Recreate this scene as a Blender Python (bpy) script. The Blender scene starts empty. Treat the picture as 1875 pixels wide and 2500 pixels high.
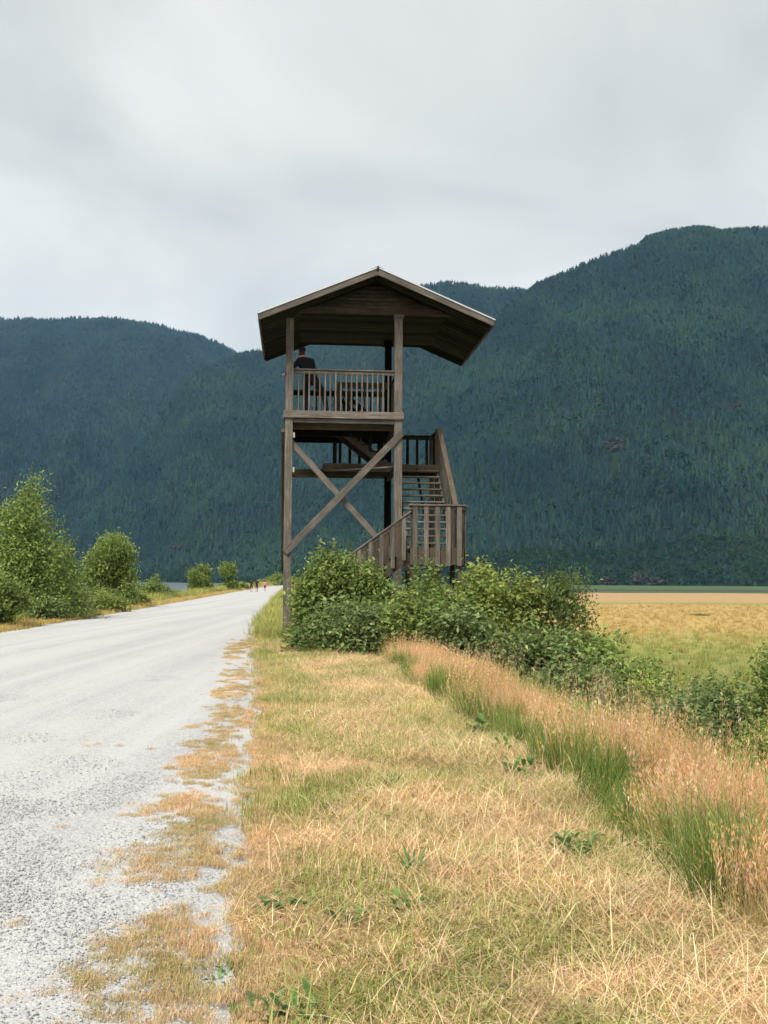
import bpy, bmesh, math, random
import numpy as np
from mathutils import Vector, Matrix, noise as mnoise
R = math.radians
sc = bpy.context.scene
col = sc.collection

# ------------------------------------------------------------------ camera
cd = bpy.data.cameras.new('camera'); cam = bpy.data.objects.new('camera', cd); col.objects.link(cam)
cd.sensor_fit = 'VERTICAL'; cd.sensor_height = 36.0; cd.lens = 35.0
cd.clip_start = 0.1; cd.clip_end = 30000
cam.matrix_world = Matrix.Translation((0, 0, 1.6)) @ Matrix.Rotation(R(93.99), 4, 'X') @ Matrix.Rotation(R(0.3), 4, 'Z')
sc.camera = cam
# ------------------------------------------------------------------ sky, sun, exposure
SUN_EL, SUN_AZ = 52.0, -150.0            # azimuth clockwise from +Y: behind the camera, from the left
world = bpy.data.worlds.new('World'); sc.world = world; world.use_nodes = True
nt = world.node_tree; nt.nodes.clear(); N = nt.nodes.new; L = nt.links.new
wo = N('ShaderNodeOutputWorld'); bg = N('ShaderNodeBackground'); bg.inputs[1].default_value = 0.1
sky = N('ShaderNodeTexSky'); sky.sky_type = 'NISHITA'; sky.sun_disc = False
sky.sun_elevation = R(SUN_EL); sky.sun_rotation = R(SUN_AZ)
tc = N('ShaderNodeTexCoord'); sep = N('ShaderNodeSeparateXYZ'); L(tc.outputs['Generated'], sep.inputs[0])
def wmath(op, a, b):
    m = N('ShaderNodeMath'); m.operation = op
    for i, s in enumerate((a, b)):
        if isinstance(s, (int, float)): m.inputs[i].default_value = s
        else: L(s, m.inputs[i])
    return m.outputs[0]
zz = wmath('ADD', wmath('MAXIMUM', sep.outputs[2], 0.0), 0.30)     # cloud deck seen in perspective
cv = N('ShaderNodeCombineXYZ'); L(wmath('DIVIDE', sep.outputs[0], zz), cv.inputs[0]); L(wmath('DIVIDE', sep.outputs[1], zz), cv.inputs[1])
n1 = N('ShaderNodeTexNoise'); n1.inputs['Scale'].default_value = 1.7; n1.inputs['Detail'].default_value = 4; n1.inputs['Roughness'].default_value = 0.48; n1.inputs['Distortion'].default_value = 0.5
L(cv.outputs[0], n1.inputs['Vector'])
cr = N('ShaderNodeValToRGB'); e = cr.color_ramp.elements
e[0].position = 0.36; e[0].color = (1.66, 1.69, 1.61, 1); e[1].position = 0.60; e[1].color = (2.28, 2.27, 2.13, 1)
L(n1.outputs['Fac'], cr.inputs[0])
mx = N('ShaderNodeMix'); mx.data_type = 'RGBA'; mx.inputs[0].default_value = 0.96
L(sky.outputs[0], mx.inputs[6]); L(cr.outputs[0], mx.inputs[7])
L(mx.outputs[2], bg.inputs[0]); L(bg.outputs[0], wo.inputs[0])
sl = bpy.data.lights.new('sun', 'SUN'); sl.energy = 1.5; sl.angle = R(22); sl.color = (1.0, 0.965, 0.9)
so = bpy.data.objects.new('sun', sl); col.objects.link(so)
sd = Vector((math.sin(R(SUN_AZ)) * math.cos(R(SUN_EL)), math.cos(R(SUN_AZ)) * math.cos(R(SUN_EL)), math.sin(R(SUN_EL))))
so.rotation_euler = sd.to_track_quat('Z', 'Y').to_euler(); so.location = (0, 0, 60)
sc.view_settings.view_transform = 'Standard'; sc.view_settings.look = 'None'
sc.view_settings.gamma = 1.0; sc.view_settings.use_curve_mapping = False
sc.view_settings.exposure = 2.0
sc.render.engine = 'CYCLES'
cy = sc.cycles
cy.use_denoising = True; cy.denoiser = 'OPENIMAGEDENOISE'; cy.denoising_input_passes = 'RGB_ALBEDO_NORMAL'
cy.debug_use_spatial_splits = True
cy.max_bounces = 4; cy.diffuse_bounces = 2; cy.glossy_bounces = 2; cy.transmission_bounces = 2; cy.volume_bounces = 0
cy.transparent_max_bounces = 6; cy.use_adaptive_sampling = True; cy.adaptive_threshold = 0.025; cy.adaptive_min_samples = 16; cy.caustics_reflective = False; cy.caustics_refractive = False
cy.volume_step_rate = 10

# ------------------------------------------------------------------ helpers
rng = np.random.default_rng(7); random.seed(7)
def tag(o, label=None, cat=None, group=None, kind=None):
    for k, v in (('label', label), ('category', cat), ('group', group), ('kind', kind)):
        if v: o[k] = v
    return o
def link(name, mesh, parent=None):
    o = bpy.data.objects.new(name, mesh); col.objects.link(o)
    if parent: o.parent = parent
    return o
def empty(name, loc=(0, 0, 0), rz=0, parent=None):
    o = link(name, None, parent); o.location = loc; o.rotation_euler = (0, 0, rz); o.empty_display_size = 0.2
    return o
def arrmesh(name, V, F, mats=(), colr=None, smooth=False, mi=None):
    """V (n,3); F (m,k) faces of one size; colr (n,3) own colour of each vertex"""
    V = np.asarray(V, np.float32); F = np.asarray(F, np.int32)
    me = bpy.data.meshes.new(name); m, k = F.shape
    me.vertices.add(len(V)); me.vertices.foreach_set('co', V.ravel())
    me.loops.add(m * k); me.loops.foreach_set('vertex_index', F.ravel())
    me.polygons.add(m); me.polygons.foreach_set('loop_start', np.arange(0, m * k, k, dtype=np.int32))
    if smooth: me.polygons.foreach_set('use_smooth', np.ones(m, bool))
    if mi is not None: me.polygons.foreach_set('material_index', np.asarray(mi, np.int32))
    for x in mats: me.materials.append(x)
    if colr is not None:
        a = me.attributes.new('tint', 'FLOAT_COLOR', 'POINT'); c = np.ones((len(V), 4), np.float32); c[:, :3] = colr
        a.data.foreach_set('color', c.ravel())
    me.update(calc_edges=True); me.validate()
    return me
def fnoise(x, y, z=0.0): return mnoise.noise(Vector((x, y, z)))
def sstep(a, b, x): t = np.clip((x - a) / (b - a), 0, 1); return t * t * (3 - 2 * t)

# ------------------------------------------------------------------ materials
def newmat(name):
    m = bpy.data.materials.new(name); m.use_nodes = True; t = m.node_tree; t.nodes.clear()
    o = t.nodes.new('ShaderNodeOutputMaterial'); return m, t, o
class G:
    def __init__(s, t): s.t = t
    def n(s, ty, **kw):
        x = s.t.nodes.new(ty)
        for k, v in kw.items():
            if hasattr(x, k): setattr(x, k, v)
            else: x.inputs[k.replace('_', ' ')].default_value = v
        return x
    def l(s, a, b): s.t.links.new(a, b)
    def noise(s, vec, scale, detail=4, rough=0.55):
        x = s.n('ShaderNodeTexNoise'); x.inputs['Scale'].default_value = scale; x.inputs['Detail'].default_value = detail; x.inputs['Roughness'].default_value = rough
        if vec is not None: s.l(vec, x.inputs['Vector'])
        return x.outputs['Fac']
    def ramp(s, f, stops):
        x = s.n('ShaderNodeValToRGB'); el = x.color_ramp.elements
        while len(el) < len(stops): el.new(0.5)
        for e_, (p, c) in zip(el, stops):
            e_.position = p; e_.color = (c, c, c, 1) if isinstance(c, (int, float)) else (*c, 1)
        s.l(f, x.inputs[0]); return x.outputs[0]
    def mix(s, f, a, b, mode='MIX'):
        x = s.n('ShaderNodeMix'); x.data_type = 'RGBA'; x.blend_type = mode
        for i, v in ((0, f), (6, a), (7, b)):
            if isinstance(v, (int, float)): x.inputs[i].default_value = v
            elif isinstance(v, tuple): x.inputs[i].default_value = (*v, 1)
            else: s.l(v, x.inputs[i])
        return x.outputs[2]
    def math(s, op, a, b=0.0):
        x = s.n('ShaderNodeMath'); x.operation = op
        for i, v in enumerate((a, b)):
            if isinstance(v, (int, float)): x.inputs[i].default_value = v
            else: s.l(v, x.inputs[i])
        return x.outputs[0]
    def bsdf(s, out, colr, rough=0.9, spec=0.2, bump=None, bstr=0.5, bdist=0.01, metallic=0.0):
        p = s.n('ShaderNodeBsdfPrincipled')
        if isinstance(colr, tuple): p.inputs['Base Color'].default_value = (*colr, 1)
        else: s.l(colr, p.inputs['Base Color'])
        if isinstance(rough, (int, float)): p.inputs['Roughness'].default_value = rough
        else: s.l(rough, p.inputs['Roughness'])
        p.inputs['Specular IOR Level'].default_value = spec; p.inputs['Metallic'].default_value = metallic
        if bump is not None:
            b = s.n('ShaderNodeBump'); b.inputs['Strength'].default_value = bstr; b.inputs['Distance'].default_value = bdist
            s.l(bump, b.inputs['Height']); s.l(b.outputs[0], p.inputs['Normal'])
        s.l(p.outputs[0], out.inputs['Surface']); return p

def mat_plant(name, trans=0.3, var=0.35, gain=1.0, patch=0.0, spec=0.1, pscale=1.3, pramp=((0.72, 0.80, 0.62), (1.0, 0.98, 0.92), (1.22, 1.1, 1.05))):
    m, t, o = newmat(name); g = G(t)
    at = g.n('ShaderNodeAttribute'); at.attribute_name = 'tint'
    oi = g.n('ShaderNodeObjectInfo')
    k = g.math('ADD', g.math('MULTIPLY', oi.outputs['Random'], var), 1.0 - var / 2)
    c = g.mix(1.0, at.outputs['Color'], g.n('ShaderNodeCombineColor').outputs[0], 'MULTIPLY')
    cc = c.node.inputs[7].links[0].from_node
    for i in range(3): g.l(g.math('MULTIPLY', k, gain), cc.inputs[i])
    if patch:
        ge_ = g.n('ShaderNodeNewGeometry'); pf = g.noise(ge_.outputs['Position'], pscale, 4, 0.6)
        c = g.mix(patch, c, g.ramp(pf, [(0.34, pramp[0]), (0.5, pramp[1]), (0.66, pramp[2])]), 'MULTIPLY')
    d = g.n('ShaderNodeBsdfPrincipled'); d.inputs['Roughness'].default_value = 0.6; d.inputs['Specular IOR Level'].default_value = spec
    g.l(c, d.inputs['Base Color'])
    tr = g.n('ShaderNodeBsdfTranslucent'); g.l(c, tr.inputs[0])
    ms = g.n('ShaderNodeMixShader'); ms.inputs[0].default_value = trans
    g.l(d.outputs[0], ms.inputs[1]); g.l(tr.outputs[0], ms.inputs[2]); g.l(ms.outputs[0], o.inputs[0])
    return m
M_LEAF = mat_plant('leaf', 0.45, 0.25, 1.78, 0.0, 0.1); M_GRASS = mat_plant('grass_blade', 0.35, 0.3, 1.0, 0.9, 0.08, 1.1, ((0.74, 0.80, 0.58), (1.02, 0.98, 0.90), (1.25, 1.10, 1.04))); M_FOREST = mat_plant('conifer', 0.0, 0.6, 0.62, 1.0, 0.0, 0.0035, ((0.6, 0.66, 0.8), (1, 1, 1), (1.4, 1.3, 1.0)))

def mat_wood(name, c0, c1, c2, kv=0.45):
    m, t, o = newmat(name); g = G(t)
    tcn = g.n('ShaderNodeTexCoord'); oi = g.n('ShaderNodeObjectInfo')
    off = g.n('ShaderNodeVectorMath'); off.operation = 'SCALE'; off.inputs[0].default_value = (9.1, 5.3, 7.7); g.l(oi.outputs['Random'], off.inputs['Scale'])
    ad = g.n('ShaderNodeVectorMath'); ad.operation = 'ADD'; g.l(tcn.outputs['Object'], ad.inputs[0]); g.l(off.outputs[0], ad.inputs[1])
    mp = g.n('ShaderNodeMapping'); mp.inputs['Scale'].default_value = (1.2, 24, 24); g.l(ad.outputs[0], mp.inputs[0])
    grain = g.noise(mp.outputs[0], 1.6, 6, 0.65)
    blot = g.noise(ad.outputs[0], 1.7, 4, 0.6)
    spots = g.noise(ad.outputs[0], 14, 3, 0.6)
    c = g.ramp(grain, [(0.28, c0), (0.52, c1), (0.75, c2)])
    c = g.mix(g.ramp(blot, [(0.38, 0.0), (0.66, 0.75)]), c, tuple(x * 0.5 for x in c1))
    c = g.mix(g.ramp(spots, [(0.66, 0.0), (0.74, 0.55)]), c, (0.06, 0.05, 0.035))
    k = g.math('ADD', g.math('MULTIPLY', oi.outputs['Random'], kv), 1.0 - kv / 2)
    cm = g.n('ShaderNodeCombineColor')
    for i in range(3): g.l(k, cm.inputs[i])
    c = g.mix(1.0, c, cm.outputs[0], 'MULTIPLY')
    g.bsdf(o, c, 0.9, 0.06, grain, 0.4, 0.004)
    return m
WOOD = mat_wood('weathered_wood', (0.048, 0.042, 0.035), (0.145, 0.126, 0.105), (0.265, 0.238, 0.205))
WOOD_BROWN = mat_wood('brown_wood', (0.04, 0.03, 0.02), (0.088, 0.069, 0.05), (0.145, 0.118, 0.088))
WOOD_SHADE = mat_wood('shade_toned_wood', (0.008, 0.008, 0.004), (0.018, 0.017, 0.009), (0.036, 0.033, 0.02), 1.5)  # shade under the roof and on rear timbers darkened into the wood colour

def mat_plain(name, c, rough=0.8, spec=0.2, metallic=0.0, nz=0.25, scale=8):
    m, t, o = newmat(name); g = G(t); tcn = g.n('ShaderNodeTexCoord')
    f = g.noise(tcn.outputs['Object'], scale, 4)
    g.bsdf(o, g.mix(f, tuple(x * (1 - nz) for x in c), tuple(min(1, x * (1 + nz)) for x in c)), rough, spec, f, 0.15, 0.003, metallic)
    return m
METAL = mat_plain('galvanised_metal', (0.62, 0.63, 0.63), 0.4, 0.5, 0.85, 0.12, 3)
PLATE = mat_plain('zinc_plate', (0.75, 0.75, 0.72), 0.5, 0.5, 0.2)
RUST = mat_plain('rust_brown_paint', (0.22, 0.065, 0.025), 0.8)
BARK = mat_plain('bark', (0.12, 0.095, 0.07), 0.95)
CLOTH_BLACK = mat_plain('black_cloth', (0.012, 0.013, 0.017), 0.9)
CLOTH_DARK = mat_plain('dark_trousers', (0.016, 0.016, 0.02), 0.9)
CLOTH_SHORT = mat_plain('dark_shorts', (0.03, 0.03, 0.04), 0.9)
CLOTH_PINK = mat_plain('pink_shirt', (0.62, 0.2, 0.2), 0.9)
SKIN = mat_plain('skin', (0.5, 0.23, 0.15), 0.6, 0.3, 0, 0.08)
HAIR = mat_plain('dark_hair', (0.035, 0.025, 0.02), 0.7)
SHOE = mat_plain('shoe', (0.05, 0.05, 0.05), 0.7)

# ------------------------------------------------------------------ terrain shape
RY = [-60, 0, 3.6, 5.8, 10, 17.7, 25.7, 40, 101, 181, 287, 344, 450, 900, 9000]
RX = [4.0, -0.15, -0.5, -0.78, -1.2, -2.15, -3.3, -4.9, -10.7, -18.2, -26.8, -28.7, -29, -18, 300]
LY = [-60, 0, 30, 78, 181, 287, 344, 450, 900, 9000]
LX = [-5.5, -9.0, -11.6, -15.6, -25, -34, -35.7, -36, -25, 290]
def xr(y): return np.interp(y, RY, RX)
def xl(y): return np.interp(y, LY, LX)
def ground_z(x, y):
    x = np.asarray(x, float); y = np.asarray(y, float)
    o = x - xr(y); p = xl(y) - x
    z = -np.clip((o - 2.7 + .25 * np.exp(-((o - 2.7) / .5) ** 2)) * .36, 0, 2.75) - 3.7 * sstep(0.9, 10.0, p)
    f = sstep(600, 1000, y)
    z = z * (1 - f) - 2.75 * f * (o > -20) - 3.7 * f * (o <= -20)
    return z
# ground sheet
ys = np.concatenate([np.arange(-40, 2, 3.0), np.arange(2, 30, 0.5), np.arange(30, 80, 2), np.geomspace(80, 7600, 60)])
xo = np.concatenate([-np.geomspace(7000, 30, 24), np.arange(-28, -8, 1.0), np.arange(-8, 14, 0.4), np.geomspace(14, 7000, 30)])
GX = xr(ys)[:, None] + xo[None, :]; GX = np.clip(GX, -7200, 7200); GY = np.repeat(ys[:, None], len(xo), 1)
GZ = ground_z(GX, GY)
near = (np.abs(xo)[None, :] < 30) & (GY < 80)
bump = np.array([[fnoise(a * 0.9, b * 0.9, 3) * 0.08 + fnoise(a * 2.6, b * 2.6, 9) * 0.045 if n else 0 for a, b, n in zip(ra, rb, rn)] for ra, rb, rn in zip(GX, GY, near)])
bump = bump * sstep(0.0, 0.9, GX - xr(GY)) + bump * sstep(0.2, 1.5, xl(GY) - GX)
onpath = (GX > xl(GY) - 0.3) & (GX < xr(GY) + 0.2)
GZ = GZ + np.where(onpath, -0.03, bump)
V = np.stack([GX, GY, GZ], -1).reshape(-1, 3); nx = len(xo); ny = len(ys)
i0 = (np.arange(ny - 1)[:, None] * nx + np.arange(nx - 1)[None, :]).ravel()
F = np.stack([i0, i0 + 1, i0 + nx + 1, i0 + nx], 1)
m_ground, t, o = newmat('verge_soil_and_thatch'); g = G(t)
ge = g.n('ShaderNodeNewGeometry'); pos = ge.outputs['Position']
a1 = g.noise(pos, 0.9, 5); a2 = g.noise(pos, 9, 4); a3 = g.noise(pos, 60, 3)
c = g.ramp(a1, [(0.38, (0.17, 0.16, 0.055)), (0.52, (0.30, 0.235, 0.11)), (0.66, (0.36, 0.27, 0.15))])
c = g.mix(g.ramp(a2, [(0.35, 0.0), (0.65, 0.5)]), c, (0.16, 0.125, 0.06))
c = g.mix(g.ramp(a3, [(0.3, 0.0), (0.7, 0.5)]), c, (0.42, 0.33, 0.2))
g.bsdf(o, c, 0.95, 0.1, a3, 0.6, 0.02)
gme = arrmesh('ground', V, F, [m_ground], smooth=True); tag(link('ground', gme), kind='structure')

# gravel path: a sheet on the dyke crest, ragged edges
py = np.concatenate([np.arange(-30, 2, 2.0), np.arange(2, 40, 0.12), np.arange(40, 120, 1.0), np.geomspace(120, 900, 60)])
W = 26; PV = []
for y in py:
    a = xl(y) + 0.18 * fnoise(y * 0.5, 1.0) + 0.1 * fnoise(y * 2.0, 5.0)
    b = xr(y) + (0.12 * fnoise(y * 0.8, 7.0) + 0.10 * fnoise(y * 2.7, 3.0) if y < 60 else 0.2 * fnoise(y * 0.2, 3))
    for k in range(W + 1):
        s = k / W; PV.append((a + (b - a) * s, y, 0.006 + 0.05 * math.sin(math.pi * s) ** 0.7 - (0.02 if k in (0, W) else 0)))
i0 = (np.arange(len(py) - 1)[:, None] * (W + 1) + np.arange(W)[None, :]).ravel()
m_path, t, o = newmat('crushed_limestone_gravel'); g = G(t)
ge = g.n('ShaderNodeNewGeometry'); pos = ge.outputs['Position']
vo = g.n('ShaderNodeTexVoronoi'); vo.inputs['Scale'].default_value = 75; g.l(pos, vo.inputs['Vector'])
vo2 = g.n('ShaderNodeTexVoronoi'); vo2.inputs['Scale'].default_value = 38; g.l(pos, vo2.inputs['Vector'])
big = g.noise(pos, 0.35, 4); med = g.noise(pos, 3, 4); fine = g.noise(pos, 160, 2)
mpn = g.n('ShaderNodeMapping'); mpn.inputs['Rotation'].default_value = (0, 0, R(-5.6)); mpn.inputs['Scale'].default_value = (1.5, 0.03, 1); g.l(pos, mpn.inputs[0])
streak = g.noise(mpn.outputs[0], 1.0, 4)
hs = g.n('ShaderNodeSeparateColor'); g.l(vo.outputs['Color'], hs.inputs[0])
hs2 = g.n('ShaderNodeSeparateColor'); g.l(vo2.outputs['Color'], hs2.inputs[0])
c = g.ramp(hs.outputs[0], [(0.0, (0.26, 0.26, 0.262)), (0.45, (0.36, 0.36, 0.355)), (1.0, (0.455, 0.453, 0.442))])
c = g.mix(g.ramp(hs2.outputs[1], [(0.72, 0.0), (0.8, 0.5)]), c, (0.22, 0.223, 0.23))
c = g.mix(g.ramp(big, [(0.35, 0.0), (0.7, 0.45)]), c, (0.42, 0.417, 0.405))
c = g.mix(g.ramp(streak, [(0.4, 0.0), (0.62, 0.5)]), c, (0.475, 0.47, 0.455))
c = g.mix(g.ramp(vo.outputs['Distance'], [(0.4, 0.0), (0.8, 0.4)]), c, (0.23, 0.23, 0.228))
hgt = g.math('ADD', g.math('MULTIPLY', vo.outputs['Distance'], -1.0), g.math('MULTIPLY', med, 0.6))
g.bsdf(o, c, 0.95, 0.15, hgt, 0.5, 0.010)
pme = arrmesh('gravel_path', PV, np.stack([i0, i0 + 1, i0 + W + 2, i0 + W + 1], 1), [m_path], smooth=True)
tag(link('gravel_path', pme), kind='structure')

# field sheet in strips of crops, right of the dyke
m_field, t, o = newmat('field_crop_strips'); g = G(t)
ge = g.n('ShaderNodeNewGeometry'); pos = ge.outputs['Position']
sx = g.n('ShaderNodeSeparateXYZ'); g.l(pos, sx.inputs[0])
w1 = g.noise(pos, 0.012, 3); w2 = g.noise(pos, 0.12, 4)
wob = g.math('ADD', g.math('MULTIPLY', g.math('SUBTRACT', w1, 0.5), 70.0), g.math('MULTIPLY', g.math('SUBTRACT', w2, 0.5), 26.0))
yy = g.math('DIVIDE', g.math('ADD', sx.outputs[1], wob), 1000.0)
GRN, GR2, OCH, TAN = (0.17, 0.185, 0.055), (0.055, 0.085, 0.04), (0.36, 0.25, 0.10), (0.33, 0.22, 0.115)
c = g.ramp(yy, [(0.05, GRN), (0.074, (0.24, 0.24, 0.075)), (0.10, (0.37, 0.27, 0.10)), (0.190, OCH), (0.203, (0.2, 0.215, 0.06)), (0.214, (0.2, 0.21, 0.06)), (0.222, (0.32, 0.22, 0.11)), (0.26, TAN), (0.42, TAN), (0.432, GR2), (0.50, (0.06, 0.095, 0.045)), (0.53, (0.055, 0.05, 0.045)), (0.63, (0.06, 0.055, 0.05)), (0.66, (0.06, 0.10, 0.042))])
s1 = g.noise(pos, 1.1, 4, 0.7); s2 = g.noise(pos, 0.4, 4, 0.7)
c = g.mix(g.ramp(s1, [(0.5, 0.0), (0.7, 0.4)]), c, (0.22, 0.19, 0.055))
c = g.mix(g.ramp(s2, [(0.52, 0.0), (0.68, 0.5)]), c, (0.42, 0.24, 0.10))
c = g.mix(g.math('GREATER_THAN', yy, 0.428), c, g.ramp(yy, [(0.432, GR2), (0.50, (0.06, 0.095, 0.045)), (0.53, (0.055, 0.05, 0.045)), (0.63, (0.06, 0.055, 0.05)), (0.66, (0.06, 0.10, 0.042))]))
g.bsdf(o, c, 0.95, 0.1, s1, 0.5, 0.2)
fy = np.concatenate([np.arange(12, 60, 4.0), np.geomspace(60, 2200, 40)]); FV = []
for y in fy:
    a = xr(y) + 10.2
    for s in np.linspace(0, 1, 30) ** 2: FV.append((a + (3000 - a) * s, y, -2.70 - 0.06 * (s == 0)))
i0 = (np.arange(len(fy) - 1)[:, None] * 30 + np.arange(29)[None, :]).ravel()
tag(link('field', arrmesh('field', FV, np.stack([i0, i0 + 1, i0 + 31, i0 + 30], 1), [m_field])), kind='structure')

# lake, left of the dyke
m_lake, t, o = newmat('lake_water'); g = G(t)
ge = g.n('ShaderNodeNewGeometry'); rip = g.noise(ge.outputs['Position'], 1.2, 3)
g.bsdf(o, (0.10, 0.125, 0.14), 0.3, 0.5, rip, 0.4, 0.2)
ly = np.concatenate([np.arange(-40, 100, 10.0), np.geomspace(100, 4200, 30)]); LV = []
for y in ly:
    a = xl(y) - 6.0
    for s in np.linspace(0, 1, 12) ** 2: LV.append((a - 5500 * s, y, -3.0))
i0 = (np.arange(len(ly) - 1)[:, None] * 12 + np.arange(11)[None, :]).ravel()
tag(link('lake', arrmesh('lake', LV, np.stack([i0, i0 + 12, i0 + 13, i0 + 1], 1), [m_lake])), kind='structure')

# ------------------------------------------------------------------ mountains
m_mtn, t, o = newmat('forest_floor'); g = G(t)
ge = g.n('ShaderNodeNewGeometry'); f = g.noise(ge.outputs['Position'], 0.02, 6)
g.bsdf(o, g.ramp(f, [(0.3, (0.008, 0.015, 0.010)), (0.7, (0.018, 0.028, 0.016))]), 1.0, 0.0)
class Mountain:
    """ridge: (x per metre of y, y, height); base: y of the foot. Rows climb from the foot to the ridge and fall behind it."""
    def __init__(s, ridge, base, seed, rough, pw):
        s.rx, s.ry, s.rz = (np.array(q, float) for q in zip(*ridge)); s.base = base; s.seed = seed; s.rough = rough; s.pw = pw
    def pt(s, a, t):
        ry = np.interp(a, s.rx, s.ry); rz = np.interp(a, s.rx, s.rz); b = np.interp(a, *s.base)
        if t <= 1:
            d = b + (ry - b) * t; h = -3 + (rz + 3) * t ** s.pw
        else:
            d = ry + (t - 1) * 1500; h = rz - (t - 1) * (rz + 20) * 1.0
        x = a * d; w = max(0.0, min(1, t * 5, (1.0 - t) * 7 if t < 1 else 0))
        k = mnoise.fractal(Vector((a * d * 0.0024, d * 0.0012, s.seed)), 0.9, 2.1, 5)
        gl = 1 - abs(mnoise.noise(Vector((a * d * 0.0045 + d * 0.0005, d * 0.0007, s.seed + 4))))
        return (x, d, h + w * s.rough * (k * 0.8 + (gl - 0.75) * 1.2))
    def build(s, name, nc=150, nr=46):
        aa = np.linspace(s.rx[0], s.rx[-1], nc); tt = np.concatenate([np.linspace(0, 1, nr), [1.06, 1.2, 1.5, 1.9]])
        V = [s.pt(a, t) for t in tt for a in aa]
        i0 = (np.arange(len(tt) - 1)[:, None] * nc + np.arange(nc - 1)[None, :]).ravel()
        me = arrmesh(name, V, np.stack([i0, i0 + 1, i0 + nc + 1, i0 + nc], 1), [m_mtn], smooth=True)
        return tag(link(name, me), kind='structure')
MR = Mountain([(-0.1989,1900,5),(-0.0837,2200,136),(0.0325,2500,452),(0.1079,2700,709),(0.1411,2800,817),(0.1554,2850,869),(0.1887,2880,913),(0.2220,2900,962),(0.2602,2900,998),(0.2674,2900,1022),(0.2937,2900,1040),(0.3223,2900,1051),(0.3460,2900,1045),(0.3651,2900,1051),(0.3932,2900,1055),(0.5081,2950,1096),(0.6980,3000,1074),(0.9794,3000,875)],
              ([-0.2, 0.1, 0.3, 1.0], [1850, 1650, 1500, 1450]), 1.7, 85, 0.96)
MM = Mountain([(-0.36,2500,5),(-0.3156,2600,50),(-0.2484,3000,398),(-0.1936,3400,712),(-0.1492,3700,849),(-0.1280,3800,886),(-0.1092,3800,901),(-0.0622,3800,987),(-0.0151,3800,1074),(0.0227,3800,1130),(0.0464,3800,1150),(0.0630,3800,1158),(0.0796,3800,1153),(0.1080,3800,1135),(0.1412,3800,1134),(0.1979,3800,1097),(0.3158,3800,989),(0.5490,3800,632)],
              ([-0.36, -0.1, 0.2], [2350, 1950, 1900]), 5.2, 105, 1.0)
ML = Mountain([(-0.8197,5200,1477),(-0.6302,5200,1457),(-0.4877,5200,1386),(-0.3931,5200,1374),(-0.3647,5200,1380),(-0.3458,5200,1368),(-0.3222,5200,1381),(-0.3081,5200,1386),(-0.2938,5200,1377),(-0.2796,5200,1357),(-0.2607,5200,1363),(-0.2371,5200,1363),(-0.2180,5200,1326),(-0.1943,5200,1302),(-0.1705,5200,1253),(-0.1491,5200,1196),(-0.0992,5200,1024),(-0.0142,5200,706),(0.0795,5200,245)],
              ([-0.8, -0.3, 0.1], [2600, 2500, 2900]), 9.4, 140, 1.0)
MR.build('mountain_right'); MM.build('mountain_middle'); ML.build('mountain_left')

# ------------------------------------------------------------------ scattering (geometry nodes, only for uncountable stuff)
proto_n = [0]
def proto_collection(name, meshes):
    c = bpy.data.collections.new(name)
    for i, me in enumerate(meshes): c.objects.link(bpy.data.objects.new(f'{name}_{i:02d}', me))
    return c
def scatter(name, P, rot, scl, pid, protos, label, cat):
    me = bpy.data.meshes.new(name); me.vertices.add(len(P)); me.vertices.foreach_set('co', np.asarray(P, np.float32).ravel())
    for nm, ty, arr, key in (('rot', 'FLOAT_VECTOR', rot, 'vector'), ('scl', 'FLOAT', scl, 'value'), ('pid', 'INT', pid, 'value')):
        a = me.attributes.new(nm, ty, 'POINT'); a.data.foreach_set(key, np.asarray(arr, np.int32 if ty == 'INT' else np.float32).ravel())
    me.update()
    o = link(name, me); ng = bpy.data.node_groups.new(name + '_nodes', 'GeometryNodeTree')
    ng.interface.new_socket('Geometry', in_out='INPUT', socket_type='NodeSocketGeometry'); ng.interface.new_socket('Geometry', in_out='OUTPUT', socket_type='NodeSocketGeometry')
    n = ng.nodes.new; gi = n('NodeGroupInput'); go = n('NodeGroupOutput'); ip = n('GeometryNodeInstanceOnPoints'); ci = n('GeometryNodeCollectionInfo')
    ci.inputs['Collection'].default_value = protos; ci.inputs['Separate Children'].default_value = True; ci.inputs['Reset Children'].default_value = True
    ip.inputs['Pick Instance'].default_value = True
    def na(nm, ty): x = n('GeometryNodeInputNamedAttribute'); x.data_type = ty; x.inputs['Name'].default_value = nm; return x.outputs['Attribute']
    er = n('FunctionNodeEulerToRotation'); k = ng.links.new
    k(na('rot', 'FLOAT_VECTOR'), er.inputs[0]); k(er.outputs[0], ip.inputs['Rotation'])
    k(na('scl', 'FLOAT'), ip.inputs['Scale']); k(na('pid', 'INT'), ip.inputs['Instance Index'])
    k(gi.outputs[0], ip.inputs['Points']); k(ci.outputs[0], ip.inputs['Instance']); k(ip.outputs[0], go.inputs[0])
    md = o.modifiers.new('scatter', 'NODES'); md.node_group = ng
    return tag(o, label, cat, kind='stuff')

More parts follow.
